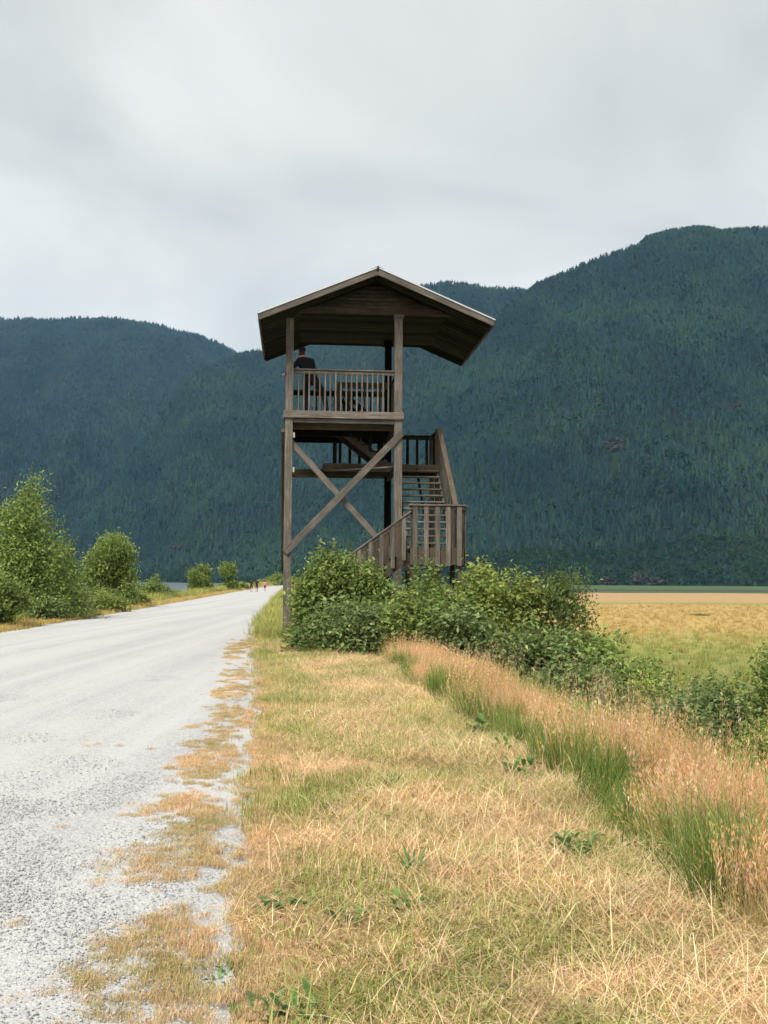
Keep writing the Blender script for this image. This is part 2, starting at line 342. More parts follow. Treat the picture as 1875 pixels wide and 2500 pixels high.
def conifer_mesh(r, tiers, sides, slim, hue):
    V, F, C = [], [], []
    for k in range(tiers):
        z0 = 0.06 + 0.80 * k / tiers; z1 = min(1.0, z0 + 1.55 / tiers); rad = slim * (1 - k / tiers) ** 0.85 * r.uniform(0.85, 1.15) + 0.012
        b = len(V); V.append((r.normal(0, .008), r.normal(0, .008), z1)); C.append([h * 1.15 for h in hue])
        for s in range(sides):
            a = 2 * math.pi * (s + r.uniform(-.3, .3)) / sides; q = rad * (r.uniform(0.55, 1.2))
            V.append((q * math.cos(a), q * math.sin(a), z0 + r.uniform(-.03, .03))); C.append([h * r.uniform(.7, 1.1) for h in hue])
        for s in range(sides): F.append((b, b + 1 + s, b + 1 + (s + 1) % sides))
    return arrmesh('conifer', V, F, [M_FOREST], C)
def blob_mesh(r, hue):
    V, F, C = [], [], []
    for k in range(26):
        a, b = r.uniform(0, 6.28), r.uniform(-0.6, 1.5); q = r.uniform(.5, 1)
        c = np.array([.36 * q * math.cos(a) * math.cos(b), .36 * q * math.sin(a) * math.cos(b), .52 + .44 * q * math.sin(b)])
        for j in range(2):
            d = r.normal(0, 1, (3, 3)); d /= np.linalg.norm(d, axis=1)[:, None]; i = len(V)
            for w in d: V.append(c + w * .17); C.append([h * r.uniform(.7, 1.25) for h in hue])
            F.append((i, i + 1, i + 2))
    return arrmesh('broadleaf', V, F, [M_FOREST], C)
pr = np.random.default_rng(3)
con = [conifer_mesh(pr, 6, 7, s, h) for s, h in ((.28, (.024, .055, .044)), (.33, (.028, .060, .046)), (.25, (.020, .048, .046)), (.31, (.036, .068, .042)), (.36, (.022, .054, .052)))]
con.append(conifer_mesh(pr, 5, 6, .10, (.07, .065, .05)))          # a few bare grey ones
con += [blob_mesh(pr, (.038, .088, .040)), blob_mesh(pr, (.03, .078, .044))]
PC_FOREST = proto_collection('forest_kinds', con)
BARE = [(0.234, 1840, 62), (0.352, 1960, 55), (0.187, 1660, 40), (0.227, 1575, 34), (0.262, 1555, 42), (-0.205, 2560, 45)]   # clearings with rock
def forest(mt, name, a0, a1, n, tmax, h, label, seed, t0=0.0):
    r = np.random.default_rng(seed); P, ids, S = [], [], []
    while len(P) < n:
        a = r.uniform(a0, a1); t_ = (t0 + (tmax - t0) * r.uniform(0, 1)); x, y, z = mt.pt(a, t_)
        if r.uniform(0, 1) > y / 5400 + 0.25 and mt is not ML: continue
        if any((x / y - b[0]) ** 2 * 2000 ** 2 + ((y - b[1]) * .8) ** 2 < (b[2] * .33) ** 2 * r.uniform(.2, 1.2) for b in BARE): continue
        lowf = t_ < 0.06
        big_ = mnoise.noise(Vector((x * .006, y * .006, 3)))
        P.append((x, y, z - 1.5)); S.append(h * r.uniform(.62, 1.22) * (1 + .25 * big_) * (0.72 if lowf else 1))
        ids.append(int(r.integers(6, 8)) if r.uniform() < (0.7 if lowf else 0.05 + .12 * max(0, big_)) else (5 if r.uniform() < .015 else int(r.integers(0, 5))))
    n = len(P); rot = np.zeros((n, 3)); rot[:, 2] = r.uniform(0, 6.28, n); rot[:, :2] = r.normal(0, .03, (n, 2))
    return scatter(name, P, rot, S, ids, PC_FOREST, label, 'forest')
forest(MR, 'forest', -0.2, 0.62, 85000, 1.015, 16.5, 'dark conifer forest covering the tall mountain on the right', 11)
forest(MM, 'forest', -0.36, 0.22, 52000, 1.015, 18, 'blue-green conifer forest on the middle ridge behind the tower', 12)
forest(ML, 'forest', -0.62, 0.04, 46000, 1.015, 22, 'hazy blue conifer forest on the farthest mountain at the left', 13)

# rock outcrops showing between the trees
m_rock, t, o = newmat('pale_rock'); g = G(t); tcn = g.n('ShaderNodeTexCoord')
f = g.noise(tcn.outputs['Object'], 0.35, 6, 0.65)
g.bsdf(o, g.ramp(f, [(0.40, (0.010, 0.018, 0.012)), (0.54, (0.04, 0.036, 0.027)), (0.75, (0.11, 0.10, 0.088))]), 0.95, 0.1, f, 0.8, 1.5)
def rock(x, y, z, sx_, sy_, sz_, seed, label):
    bm = bmesh.new(); bmesh.ops.create_icosphere(bm, subdivisions=4, radius=1.0)
    for v in bm.verts:
        p = v.co.copy(); k = 1 + .75 * mnoise.noise(p * 1.6 + Vector((seed, 0, 0))) + .55 * mnoise.noise(p * 4 + Vector((0, seed, 0))) + .4 * mnoise.noise(p * 9 + Vector((0, seed, 4)))
        v.co = Vector((p.x * sx_ * k, p.y * sy_ * k, p.z * sz_ * k))
    me = bpy.data.meshes.new('rock_outcrop'); bm.to_mesh(me); bm.free(); me.materials.append(m_rock)
    o_ = link('rock_outcrop', me); o_.location = (x, y, z); tag(o_, label, 'rock', 'rock outcrops on the wooded slopes')
for (a, tt, sx_, sz_, sd_, lb) in ((0.234, .24, 26, 14, 1, 'brown bare rock patch halfway up the slope above the field'),
                                  (0.352, .33, 24, 15, 2, 'greyish pink rock patch high on the slope at the right edge'),
                                  (0.187, .004, 22, 9, 3, 'low brown rock bank at the foot of the mountain behind the bush'),
                                  (0.226, .004, 16, 10, 4, 'pale rock face at the field edge, between two others'),
                                  (0.254, .006, 15, 13, 5, 'tallest pale rock face at the foot of the mountain'),
                                  (0.271, .004, 13, 8, 6, 'small white-grey rock face at the field edge, rightmost of the row')):
    x, y, z = MR.pt(a, tt); rock(x, y - 4, z + sz_ * .1, sx_ * .8, 9, sz_ * .8, sd_ * 3.1, lb)
x, y, z = MM.pt(-0.205, .16); rock(x, y, z + 3, 20, 10, 11, 30, 'pinkish rock patch on the slope left of the tower')

# ------------------------------------------------------------------ leaf masses
def tube_mesh(paths, sides=6):
    V, F = [], []
    for pts in paths:
        b = len(V); pts = [(Vector(p), r_) for p, r_ in pts]
        for i, (p, r_) in enumerate(pts):
            d = (pts[min(i + 1, len(pts) - 1)][0] - pts[max(i - 1, 0)][0]).normalized(); q = d.to_track_quat('Z', 'Y')
            for s in range(sides):
                a = 2 * math.pi * s / sides; V.append(p + q @ Vector((r_ * math.cos(a), r_ * math.sin(a), 0)))
        for i in range(len(pts) - 1):
            for s in range(sides): F.append((b + i * sides + s, b + i * sides + (s + 1) % sides, b + (i + 1) * sides + (s + 1) % sides, b + (i + 1) * sides + s))
    return np.array([tuple(v) for v in V]), np.array(F)
def leaves(r, C, D, S, hues, up=0.5, wid=0.5):
    """one folded rhombus per row of C; D outward direction; S length"""
    n = len(C); nrm = r.normal(0, 1, (n, 3)) * 0.75 + D * 0.7 + np.array([0, 0, up]); nrm /= np.linalg.norm(nrm, axis=1)[:, None]
    ax = r.normal(0, 1, (n, 3)) + D * 0.6; ax -= nrm * (ax * nrm).sum(1)[:, None]; ax /= np.linalg.norm(ax, axis=1)[:, None]
    bx = np.cross(nrm, ax); S = S[:, None]
    v0 = C; v1 = C + ax * S * .45 + bx * S * wid * .5 + nrm * S * .12; v2 = C + ax * S - nrm * S * .08; v3 = C + ax * S * .45 - bx * S * wid * .5 + nrm * S * .12
    V = np.stack([v0, v1, v2, v3], 1).reshape(-1, 3); i = np.arange(n) * 4
    F = np.concatenate([np.stack([i, i + 1, i + 2], 1), np.stack([i, i + 2, i + 3], 1)])
    hues = np.array(hues); h = hues[r.integers(0, len(hues), n)] * r.uniform(.7, 1.3, (n, 1))
    return V, F, np.repeat(h, 4, 0)
def leafmass(r, lobes, n, size, hues, per=16, cr=0.16, inner=0.5, up=0.5, sprig=0.0):
    lobes = np.array(lobes); w = (lobes[:, 3] * lobes[:, 4] * lobes[:, 5]) ** (2 / 3); w /= w.sum()
    nc = max(1, n // per); li = r.choice(len(lobes), nc, p=w); d = r.normal(0, 1, (nc, 3)); d /= np.linalg.norm(d, axis=1)[:, None]
    q = 1 - (1 - inner) * r.uniform(0, 1, (nc, 1)) ** 1.6
    q = q * (1 + r.normal(0, .07, (nc, 1)))
    cc = lobes[li, :3] + d * q * lobes[li, 3:6]
    if sprig: cc[:, 2] += sprig * np.maximum(0, r.normal(0, .5, nc)) * (d[:, 2] > 0.2)
    hv = r.uniform(.72, 1.25, nc)
    P = np.repeat(cc, per, 0) + r.normal(0, cr, (nc * per, 3)); D = np.repeat(d, per, 0)
    V, F, C = leaves(r, P, D, size * r.uniform(.45, 1.5, len(P)), hues, up)
    return V, F, C * np.repeat(np.repeat(hv, per), 4)[:, None], cc
GREEN = [(.10, .14, .036), (.125, .165, .042), (.075, .11, .032), (.16, .195, .058)]
BLUEG = [(.095, .13, .048), (.12, .155, .055), (.075, .11, .04), (.165, .195, .08)]
YELG = [(.16, .185, .046), (.13, .16, .04), (.20, .215, .06), (.10, .14, .036)]
DARKG = [(.06, .09, .03), (.08, .11, .034), (.10, .13, .04)]
def plant(name, label, cat, x, y, top, rad, hues, n, size, kind='bush', group=None, seed=1, inner=0.45, cr=None, sprig=0.0, ry=None, squash=1.0):
    """kind 'tree' = tapered crown on a trunk, 'bush' = low heap of lobes from the ground up"""
    r = np.random.default_rng(seed); gz = float(ground_z(x, y)) - 0.05; H = top - gz; ry = ry or rad
    root = empty(name, (x, y, gz)); tag(root, label, cat, group)
    lob = []
    if kind == 'tree':
        m = 15
        for k in range(m):
            f = 0.10 + 0.84 * k / (m - 1); wd = (1 - f) ** 0.75 * 1.06 + .06; a = r.uniform(0, 6.28); off = rad * wd * r.uniform(.25, .62)
            rr = rad * wd * r.uniform(.45, .66)
            lob.append((off * math.cos(a), off * math.sin(a), f * H - rr * .2, rr, rr, max(rr * .95, .07 * H)))
        lob.append((0, 0, .45 * H, rad * .62, rad * .62, .36 * H))
    elif kind == 'round':
        for k in range(13):
            a = r.uniform(0, 6.28); f = r.uniform(.22, .86); wd = math.sin(math.pi * min(.97, f * .88 + .14)) ** .6; off = rad * wd * r.uniform(.2, .62); rr = rad * r.uniform(.3, .48)
            lob.append((off * math.cos(a), off * math.sin(a), f * H, rr, rr, rr * .9))
    else:
        for k in range(12):
            a = r.uniform(0, 6.28); q = r.uniform(0, .72) ** .7; f = r.uniform(.15, .9) * (1 - .5 * q * q); rr = min(rad, ry) * r.uniform(.3, .5)
            lob.append((rad * q * math.cos(a), ry * q * math.sin(a), max(rr * .5, f * H), rr, rr, min(rr * 1.0, H * .45) * squash))
        lob.append((0, 0, .42 * H, rad * .6, ry * .6, .42 * H))
    cr = cr or rad * .12
    Vv, Ff, Cc, cc = leafmass(r, lob, n, size, hues, 14, cr, inner, .5, sprig)
    zt_ = np.quantile(Vv[:, 2], .997); Vv[:, 2] *= H / zt_; cc[:, 2] *= H / zt_
    Vv[:, 2] = np.maximum(Vv[:, 2], 0.01)
    link('crown' if kind != 'bush' else 'foliage', arrmesh(name + '_leaves', Vv, Ff, [M_LEAF], Cc), root)
    paths = []
    if kind == 'bush':
        for k in range(16):
            e_ = cc[r.integers(len(cc))]; e_ = e_ * np.array([1.08, 1.08, 1.06]); b0 = np.array([e_[0] * .03, e_[1] * .03, -.1]); mid = (b0 + e_) / 2 + r.normal(0, .06, 3)
            paths.append([(b0, .022), (mid, .014), (e_, .005)])
        Vt, Ft = tube_mesh(paths, 5); link('stems', arrmesh(name + '_stems', Vt, Ft, [BARK]), root)
    else:
        tr = .035 * H ** .9
        paths.append([((0, 0, -.15), tr * 1.3), ((0.03, .02, H * .2), tr), ((-.03, 0, H * .55), tr * .6), ((0, 0, H * .93), tr * .12)])
        for k in range(16):
            e_ = cc[r.integers(len(cc))]; z0 = min(H * .8, max(.12 * H, e_[2] * .7)); mid = np.array([e_[0] * .5, e_[1] * .5, (z0 + e_[2]) / 2 + .04])
            paths.append([((0, 0, z0), tr * .4), (mid, tr * .25), (e_, tr * .06)])
        Vt, Ft = tube_mesh(paths, 6); link('trunk', arrmesh(name + '_trunk', Vt, Ft, [BARK]), root)
    return root
# --- trees and shrubs on the lake side of the path
plant('broadleaf_tree', 'tallest leafy green tree at the left edge of the path', 'tree', -14.35, 40, 5.5, 2.6, GREEN, 32000, .125, 'tree', seed=21, cr=.2)
plant('shrub', 'dense low shrub cut by the left edge, in front of the tall tree', 'shrub', -12.75, 33.2, 1.8, 1.0, GREEN, 8000, .12, seed=22)
plant('broadleaf_tree', 'narrow small tree standing just right of the tallest tree', 'tree', -14.65, 46, 3.15, .95, BLUEG, 8000, .14, 'tree', seed=23)
plant('broadleaf_tree', 'rounded green tree, second tallest beside the path', 'tree', -15.75, 58, 4.35, 1.75, GREEN, 16000, .16, 'round', seed=24, cr=.2)
LG = 'shrubs along the lake side of the path'
for i, (x, y, top, rad, hu, lb) in enumerate(((-12.9, 38.5, .9, .8, BLUEG, 'low grey-green shrub at the foot of the tallest tree'),
        (-14.2, 44.5, 1.55, 1.3, BLUEG, 'broad shrub filling the gap between the two tallest trees'), (-13.9, 49.5, 1.0, 1.1, YELG, 'low yellowish shrub on the grass strip below the gap'),
        (-14.9, 54, 1.35, 1.2, GREEN, 'leafy shrub in front of the rounded tree'), (-16.0, 64, 1.0, 1.1, YELG, 'low light-green shrub right of the rounded tree'),
        (-17.9, 78, 2.0, 1.1, GREEN, 'dark round shrub standing clear right of the rounded tree'), (-18.6, 84, 1.35, 1.2, BLUEG, 'grey-green shrub near the glimpse of water'),
        (-18.9, 92, .7, 1.0, YELG, 'low tuft-like shrub before the glimpse of water'))):
    plant('shrub', lb, 'shrub', x, y, top, rad, hu, 5500, .14, seed=40 + i, group=LG)
plant('broadleaf_tree', 'small round tree nearer of the two far ones by the path', 'tree', -22.6, 122, 3.6, 1.75, GREEN, 6000, .26, 'round', seed=60, cr=.25)
plant('broadleaf_tree', 'small upright tree farther along, just left of the walkers', 'tree', -23.4, 150, 4.4, 1.55, GREEN, 6000, .28, 'round', seed=61, cr=.25)
for i, (x, y, top, rad, lb) in enumerate(((-22.3, 128, 1.0, 1.5, 'low shrub between the two small far trees'), (-24.6, 160, 1.3, 2.0, 'low shrub below the upright far tree'), (-25.2, 176, 1.5, 1.6, 'low shrub directly behind the walkers'),
        (-36.5, 318, 2.8, 3.2, 'far shrub behind the pair of walkers where the path bends'), (-37.5, 345, 4.4, 2.6, 'tallest far shrub at the bend of the path'), (-37, 372, 3.3, 3.6, 'far shrub at the bend beside the tower post'), (-35, 395, 3.6, 4.0, 'farthest shrub, half behind the tower post'), (-30.5, 335, 1.6, 3.4, 'low far shrub behind the walker in pink'))):
    plant('shrub', lb, 'shrub', x, y, top, rad, YELG if i % 2 else GREEN, 2600, .3 if y < 200 else .55, seed=70 + i, group='far shrubs along the path', cr=.22 if y < 200 else .5)

# --- thicket round the foot of the tower and down the bank
TG = 'shrubs of the thicket around the tower foot'
for i, (x, y, top, rad, hu, n, lb) in enumerate((
        (-1.42, 23.6, 2.35, .85, GREEN, 12000, 'tall bramble shrub against the tower front-left post'), (-.3, 23.4, 2.1, 1.15, GREEN, 12000, 'shrub in front of the lower stair railing'),
        (1.0, 23.0, 1.98, 1.25, GREEN, 12000, 'shrub right under the lower stair landing'), (2.35, 23.5, 2.0, 1.15, YELG, 11000, 'bright green shrub right of the lower stair landing'),
        (3.5, 24.0, 1.8, 1.05, YELG, 10000, 'yellow-green shrub second from the field end of the thicket'), (4.5, 24.0, 1.85, .95, DARKG, 15000, 'dark dense bush at the field end of the thicket'),
        (-1.3, 21.7, 1.0, .75, DARKG, 9000, 'dark low shrub spilling onto the mown verge'), (-.55, 21.3, 1.25, 1.0, BLUEG, 9000, 'shrub at the front of the thicket behind the dry grass'),
        (.6, 21.0, 1.2, 1.0, GREEN, 9000, 'front shrub below the stair landing'), (1.8, 20.8, 1.15, 1.05, BLUEG, 9000, 'grey-green front shrub below the bright green one'),
        (3.0, 20.6, .85, 1.1, BLUEG, 9000, 'grey-green front shrub below the yellow-green one'), (4.2, 20.8, .55, 1.1, GREEN, 9000, 'low shrub below the dark dense bush'),
        (5.2, 20.6, .1, 1.1, GREEN, 8000, 'low shrub on the bank where the field first shows'))):
    plant('bramble_shrub', lb, 'shrub', x, y, top, rad, hu, n, .115 if hu is not DARKG or n < 12000 else .085, seed=90 + i, group=TG, cr=.13, sprig=.45, ry=rad * .85)
BG = 'brambles low on the bank beside the field'
for i, (x, y, top, rad, hu, lb) in enumerate(((4.3, 17.2, .2, 1.2, YELG, 'bramble on the bank right of the thicket'), (5.0, 15.4, .22, 1.1, BLUEG, 'dark bramble on the bank, midway to the right edge'),
        (5.9, 14.6, .72, 1.0, GREEN, 'tallest dark bramble at the right edge'), (3.3, 17.4, .35, 1.0, BLUEG, 'pale bramble behind the tall dry grass'), (4.75, 12.8, -.05, 1.0, YELG, 'low bramble behind the dry grass at the right edge'),
        (3.7, 14.0, .12, 1.0, BLUEG, 'low pale bramble just behind the dry grass'))):
    plant('bramble_shrub', lb, 'shrub', x, y, top, rad, hu, 10000, .075, seed=120 + i, group=BG, cr=.10, sprig=.3)

# ------------------------------------------------------------------ the observation tower
TW = empty('observation_tower', (-2.612, 27.0, 0), R(5.2))
tag(TW, 'weathered wooden observation tower with gabled roof, cross braces and outside stairs', 'tower')
_box = {}
def boxmesh(L_, a, b, mat, bev):
    k = (round(L_, 3), round(a, 3), round(b, 3), mat.name)
    if k not in _box:
        bm = bmesh.new(); bmesh.ops.create_cube(bm, size=1.0)
        for v in bm.verts: v.co = Vector((v.co.x * L_, v.co.y * a, v.co.z * b))
        if bev: bmesh.ops.bevel(bm, geom=bm.edges[:], offset=min(bev, a * .3, b * .3), segments=1, affect='EDGES')
        me = bpy.data.meshes.new('board'); bm.to_mesh(me); bm.free(); me.materials.append(mat); _box[k] = me
    return _box[k]
def board(name, parent, p0, p1, a, b, up=(0, 0, 1), mat=None, bev=0.006):
    """a board from p0 to p1; b is its size along `up`, a across"""
    p0, p1 = Vector(p0), Vector(p1); d = p1 - p0; X = d.normalized(); up = Vector(up)
    Z = (up - X * up.dot(X)).normalized(); Y = Z.cross(X)
    o_ = link(name, boxmesh(d.length, a, b, mat or WOOD, bev), parent)
    o_.matrix_local = Matrix.Translation((p0 + p1) / 2) @ Matrix((X, Y, Z)).transposed().to_4x4()
    return o_
S_ = 0.415; RU, RZ, HW, V0, V1 = 2.333, 9.98, 3.157, -1.0, 4.0
def roof_z(u): return RZ - S_ * abs(u - RU)
# posts
PZ = -2.2
board('post', TW, (0, 0, PZ), (0, 0, 8.80), .21, .21, (0, 1, 0))
board('post', TW, (3, 0, PZ), (3, 0, 8.90), .215, .21, (0, 1, 0))
board('post', TW, (0, 3, PZ), (0, 3, 8.80), .20, .20, (0, 1, 0), WOOD_BROWN)
board('post', TW, (3, 3, PZ), (3, 3, 8.99), .20, .20, (0, 1, 0), WOOD_SHADE)
board('post_cap', TW, (2.87, -.0, 8.945), (3.15, -.0, 8.945), .25, .085)
board('post_cap', TW, (2.85, 3.0, 8.90), (3.13, 3.0, 8.90), .27, .16, (0, 0, 1), WOOD_SHADE)
# roof: metal sheets, fascias, soffit boards
roof = empty('roof', (0, 0, 0), 0, TW)
nrm = math.sqrt(1 + S_ * S_)
for sgn in (-1, 1):
    RVv, RFf = [], []; nv = 110
    for j in range(2):
        for i in range(nv + 1):
            v = V0 - .05 + (V1 - V0 + .1) * i / nv; u = RU + sgn * (HW + .04) * j
            RVv.append((u, v, RZ - S_ * (HW + .04) * j + .022 + .009 * math.sin(i * math.pi / 2.0)))
    nb = len(RVv); RVv += [(a, b, c - .006) for a, b, c in RVv]
    for i in range(nv):
        RFf += [(i, i + 1, i + nv + 2, i + nv + 1), (nb + i, nb + i + nv + 1, nb + i + nv + 2, nb + i + 1), (nv + 1 + i, nv + 2 + i, nb + nv + 2 + i, nb + nv + 1 + i)]
    for i in (0, nv): RFf.append((i, i + nv + 1, nb + i + nv + 1, nb + i))
    link('metal_sheet', arrmesh('metal_sheet', RVv, RFf, [METAL]), roof)
    for v in (V0 - .02, V1 + .02):   # barge boards
        zc = -.095
        board('barge_board', roof, (RU + sgn * .012, v, RZ + zc), (RU + sgn * HW, v, RZ - S_ * HW + zc), .04, .17, (0, 0, 1), WOOD)
    board('drip_edge', roof, (RU + sgn * .03, V0 - .055, RZ + .004), (RU + sgn * (HW + .03), V0 - .055, RZ - S_ * (HW + .03) + .004), .012, .035, (0, 0, 1), METAL, 0)
    ue = RU + sgn * (HW + .004)
    board('eave_board', roof, (ue, V0 - .0, RZ - S_ * HW - .085), (ue, V1, RZ - S_ * HW - .085), .035, .15, (0, 0, 1), WOOD)
    nb_ = 34
    for k in range(nb_):   # laid side by side with open joints
        v = V0 + .02 + (V1 - V0 - .02) * (k + .5) / nb_
        board('soffit_board', roof, (RU + sgn * .02, v, RZ - .085 - .014 * (k % 2)), (RU + sgn * (HW - .03), v, RZ - S_ * HW - .085 + .012 - .014 * (k % 2)), .134, .022, (0, 0, 1), WOOD_SHADE, .003)
    for v in (-.62, 3.9 if sgn < 0 else 3.88):
        board('rafter', roof, (RU + sgn * .05, v, RZ - .17), (RU + sgn * (HW - .05), v, RZ - S_ * HW - .15), .045, .12, (0, 0, 1), WOOD_SHADE)
    board('ridge_flashing', roof, (RU + sgn * .07, V0 - .07, RZ + .018), (RU + sgn * .07, V1 + .07, RZ + .018), .17, .008, (sgn * S_, 0, 1), METAL, 0)
board('ridge_roll', roof, (RU, V0 - .09, RZ + .06), (RU, V1 + .07, RZ + .06), .05, .04, (0, 0, 1), METAL)
for k in range(26):
    v = .06 + 3.64 * (k + .5) / 26
    board('ceiling_board', roof, (.16, v, 9.04 + .004 * (k % 2)), (4.5, v, 9.04 + .004 * (k % 2)), .135, .02, (0, 0, 1), WOOD_SHADE, .003)
for vv, nm in ((0.0, 'gable_front'), (3.72, 'gable_back')):
    gw = empty('gable_wall', (0, 0, 0), 0, TW)
    board('gable_beam', gw, (.20, vv, 9.085), (4.46, vv, 9.085), .10, .17, (0, 0, 1), WOOD_BROWN if vv == 0 else WOOD_SHADE)
    z = 9.175; k = 0
    while z < 9.80:
        h0 = (RZ - .112 - z) / S_; h1 = max(.01, (RZ - .112 - z - .104) / S_); t0_, t1_ = -.015 + .008 * (k % 2), .015 + .008 * (k % 2)
        if h0 < .1: break
        Vv = [(x_, y_, z_ - .052) for y_ in (t0_, t1_) for x_, z_ in ((-h0, 0), (h0, 0), (h1, .104), (-h1, .104))]
        ob = link('siding_board', arrmesh('siding_board', Vv, [(0, 1, 2, 3), (7, 6, 5, 4), (0, 4, 5, 1), (1, 5, 6, 2), (2, 6, 7, 3), (3, 7, 4, 0)], [WOOD_BROWN if vv == 0 else WOOD_SHADE]), gw)
        ob.location = (RU, vv, z + .052); z += .108; k += 1
# viewing deck
deck = empty('viewing_deck', (0, 0, 0), 0, TW)
board('rim_beam', deck, (-.15, -.132, 6.14), (3.15, -.132, 6.14), .05, .20)
board('rim_beam', deck, (-.132, -.105, 6.135), (-.132, 3.12, 6.135), .05, .19)
board('rim_beam', deck, (3.135, -.105, 6.135), (3.135, 3.12, 6.135), .05, .19)
board('rim_beam', deck, (-.15, 3.135, 6.14), (3.15, 3.135, 6.14), .05, .20, (0, 0, 1), WOOD_BROWN)
board('ledger_board', deck, (.11, -.05, 5.975), (2.89, -.05, 5.975), .08, .115)
board('cross_beam', deck, (.02, .42, 5.89), (2.98, .42, 5.89), .14, .16, (0, 0, 1), WOOD_BROWN)
board('cross_beam', deck, (.11, 3.0, 5.90), (2.89, 3.0, 5.90), .12, .20, (0, 0, 1), WOOD_SHADE)
board('cross_beam', deck, (.11, 1.70, 5.90), (2.89, 1.70, 5.90), .10, .18, (0, 0, 1), WOOD_SHADE)
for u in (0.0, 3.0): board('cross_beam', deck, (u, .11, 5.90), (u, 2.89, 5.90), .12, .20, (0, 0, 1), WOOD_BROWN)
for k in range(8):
    u = .2 + k * .372; board('joist', deck, (u, .02, 6.075), (u, 2.92 if u < 1.45 else 1.68, 6.075), .045, .19, (0, 0, 1), WOOD_SHADE)
for k in range(21):
    v = -.03 + .148 * k
    board('deck_plank', deck, (-.10, v, 6.205), (3.10 if v < 1.68 else 1.46, v, 6.205), .138, .034, (0, 0, 1), WOOD_BROWN, .004)
def railing(parent, p0, p1, zt, zb, n, bw, bt, mat, cap=.12, sub=.10, inset=0.0, us=None, nm='baluster'):
    """a straight level or sloped guard: cap, rail under it and balusters; zt, zb = (start, end) heights"""
    rl = empty('railing', (0, 0, 0), 0, parent) if parent is TW else parent
    p0, p1 = Vector((*p0, 0)), Vector((*p1, 0)); zt = zt if isinstance(zt, tuple) else (zt, zt); zb = zb if isinstance(zb, tuple) else (zb, zb)
    P = lambda s, z: (p0.x + (p1.x - p0.x) * s, p0.y + (p1.y - p0.y) * s, z)
    up = Vector((0, 0, 1)); d = (p1 - p0).normalized(); sd_ = up.cross(d)
    board('cap_rail', rl, P(0, zt[0] - .018), P(1, zt[1] - .018), cap, .036, (0, 0, 1), mat)
    if sub: board('top_rail', rl, P(0, zt[0] - .04 - sub / 2), P(1, zt[1] - .04 - sub / 2), .04, sub - .006, (0, 0, 1), mat)
    ss = us if us is not None else [(k + .5) / n for k in range(n)]
    for s in ss:
        a = Vector(P(s, zb[0] + (zb[1] - zb[0]) * s)); b = Vector(P(s, zt[0] + (zt[1] - zt[0]) * s - .05))
        off = sd_ * inset
        board(nm, rl, a + off, b + off, bw, bt, sd_, mat, .003)
    return rl
railing(TW, (.11, -.02), (2.89, -.02), 7.415, 6.225, 18, .042, .042, WOOD, .10, .10, .0, [(.25 + .1455 * k - .11) / 2.78 for k in range(18)])
railing(TW, (-.0, .11), (-.0, 2.89), 7.415, 6.225, 18, .042, .042, WOOD, .10, .10)
railing(TW, (.11, 3.0), (2.89, 3.0), 7.40, 6.225, 10, .042, .042, WOOD_SHADE, .10, .12)
railing(TW, (3.0, .11), (3.0, 1.68), 7.415, 6.225, 8, .042, .042, WOOD_BROWN, .10, .10)
rg = railing(TW, (1.50, 1.72), (2.88, 1.72), 7.415, 6.225, 3, .042, .042, WOOD_BROWN, .10, .14)
board('newel_post', rg, (1.44, 1.72, 6.2), (1.44, 1.72, 7.42), .12, .12, (0, 1, 0), WOOD_BROWN)
# braces and mid-height framing
board('brace', TW, (-.07, -.135, 2.36), (3.09, -.135, 5.67), .05, .185)
board('brace', TW, (-.02, .02, 5.47), (3.0, .02, 2.18), .10, .16)
board('brace', TW, (-.158, -.06, 5.70), (-.158, 3.06, 1.95), .09, .17, (0, 0, 1), WOOD_BROWN)
board('brace', TW, (-.02, .1, 2.1), (-.02, 2.95, 5.55), .08, .16, (0, 0, 1), WOOD_SHADE)
board('tie_beam', TW, (.10, 3.0, 4.86), (2.90, 3.0, 4.86), .10, .26, (0, 0, 1), WOOD_BROWN)
board('tie_beam', TW, (.0, .105, 4.76), (.0, 2.9, 4.76), .10, .2, (0, 0, 1), WOOD_BROWN)
board('tie_beam', TW, (3.0, .105, 4.74), (3.0, 2.9, 4.74), .10, .2, (0, 0, 1), WOOD_SHADE)
board('diagonal_tie', TW, (.12, 2.85, 4.84), (2.88, .12, 4.76), .07, .04, (0, 0, 1), WOOD)
for z in (4.63, 5.58): board('bracket', TW, (.135, -.02, z - .07), (.135, -.02, z + .07), .05, .035, (0, 1, 0), PLATE, .003)
# upper landing and flights of stairs
la2 = empty('upper_landing', (0, 0, 0), 0, TW)
for k in range(9):
    v = 1.80 + .146 * k; board('plank', la2, (1.0, v, 5.01), (4.42, v, 5.01), .137, .036, (0, 0, 1), WOOD_BROWN, .004)
board('rim_board', la2, (1.0, 1.715, 4.905), (4.43, 1.715, 4.905), .04, .23, (0, 0, 1), WOOD_BROWN)
board('rim_board', la2, (1.0, 3.13, 4.90), (4.43, 3.13, 4.90), .04, .21, (0, 0, 1), WOOD_SHADE)
board('rim_board', la2, (4.45, 1.74, 4.90), (4.45, 3.11, 4.90), .04, .21, (0, 0, 1), WOOD_SHADE)
board('cross_beam', la2, (.1, 1.80, 4.76), (4.36, 1.80, 4.76), .06, .16, (0, 0, 1), WOOD_SHADE)
for k in range(8): board('joist', la2, (1.1 + k * .46, 1.75, 4.88), (1.1 + k * .46, 3.1, 4.88), .04, .18, (0, 0, 1), WOOD_SHADE)
for (u, v) in ((4.36, 1.80), (4.36, 3.04)): board('support_post', la2, (u, v, PZ), (u, v, 6.10), .13, .13, (0, 1, 0), WOOD_BROWN)
board('support_post', la2, (1.38, 3.05, 4.9), (1.38, 3.05, 6.0), .12, .12, (0, 1, 0), WOOD_SHADE)
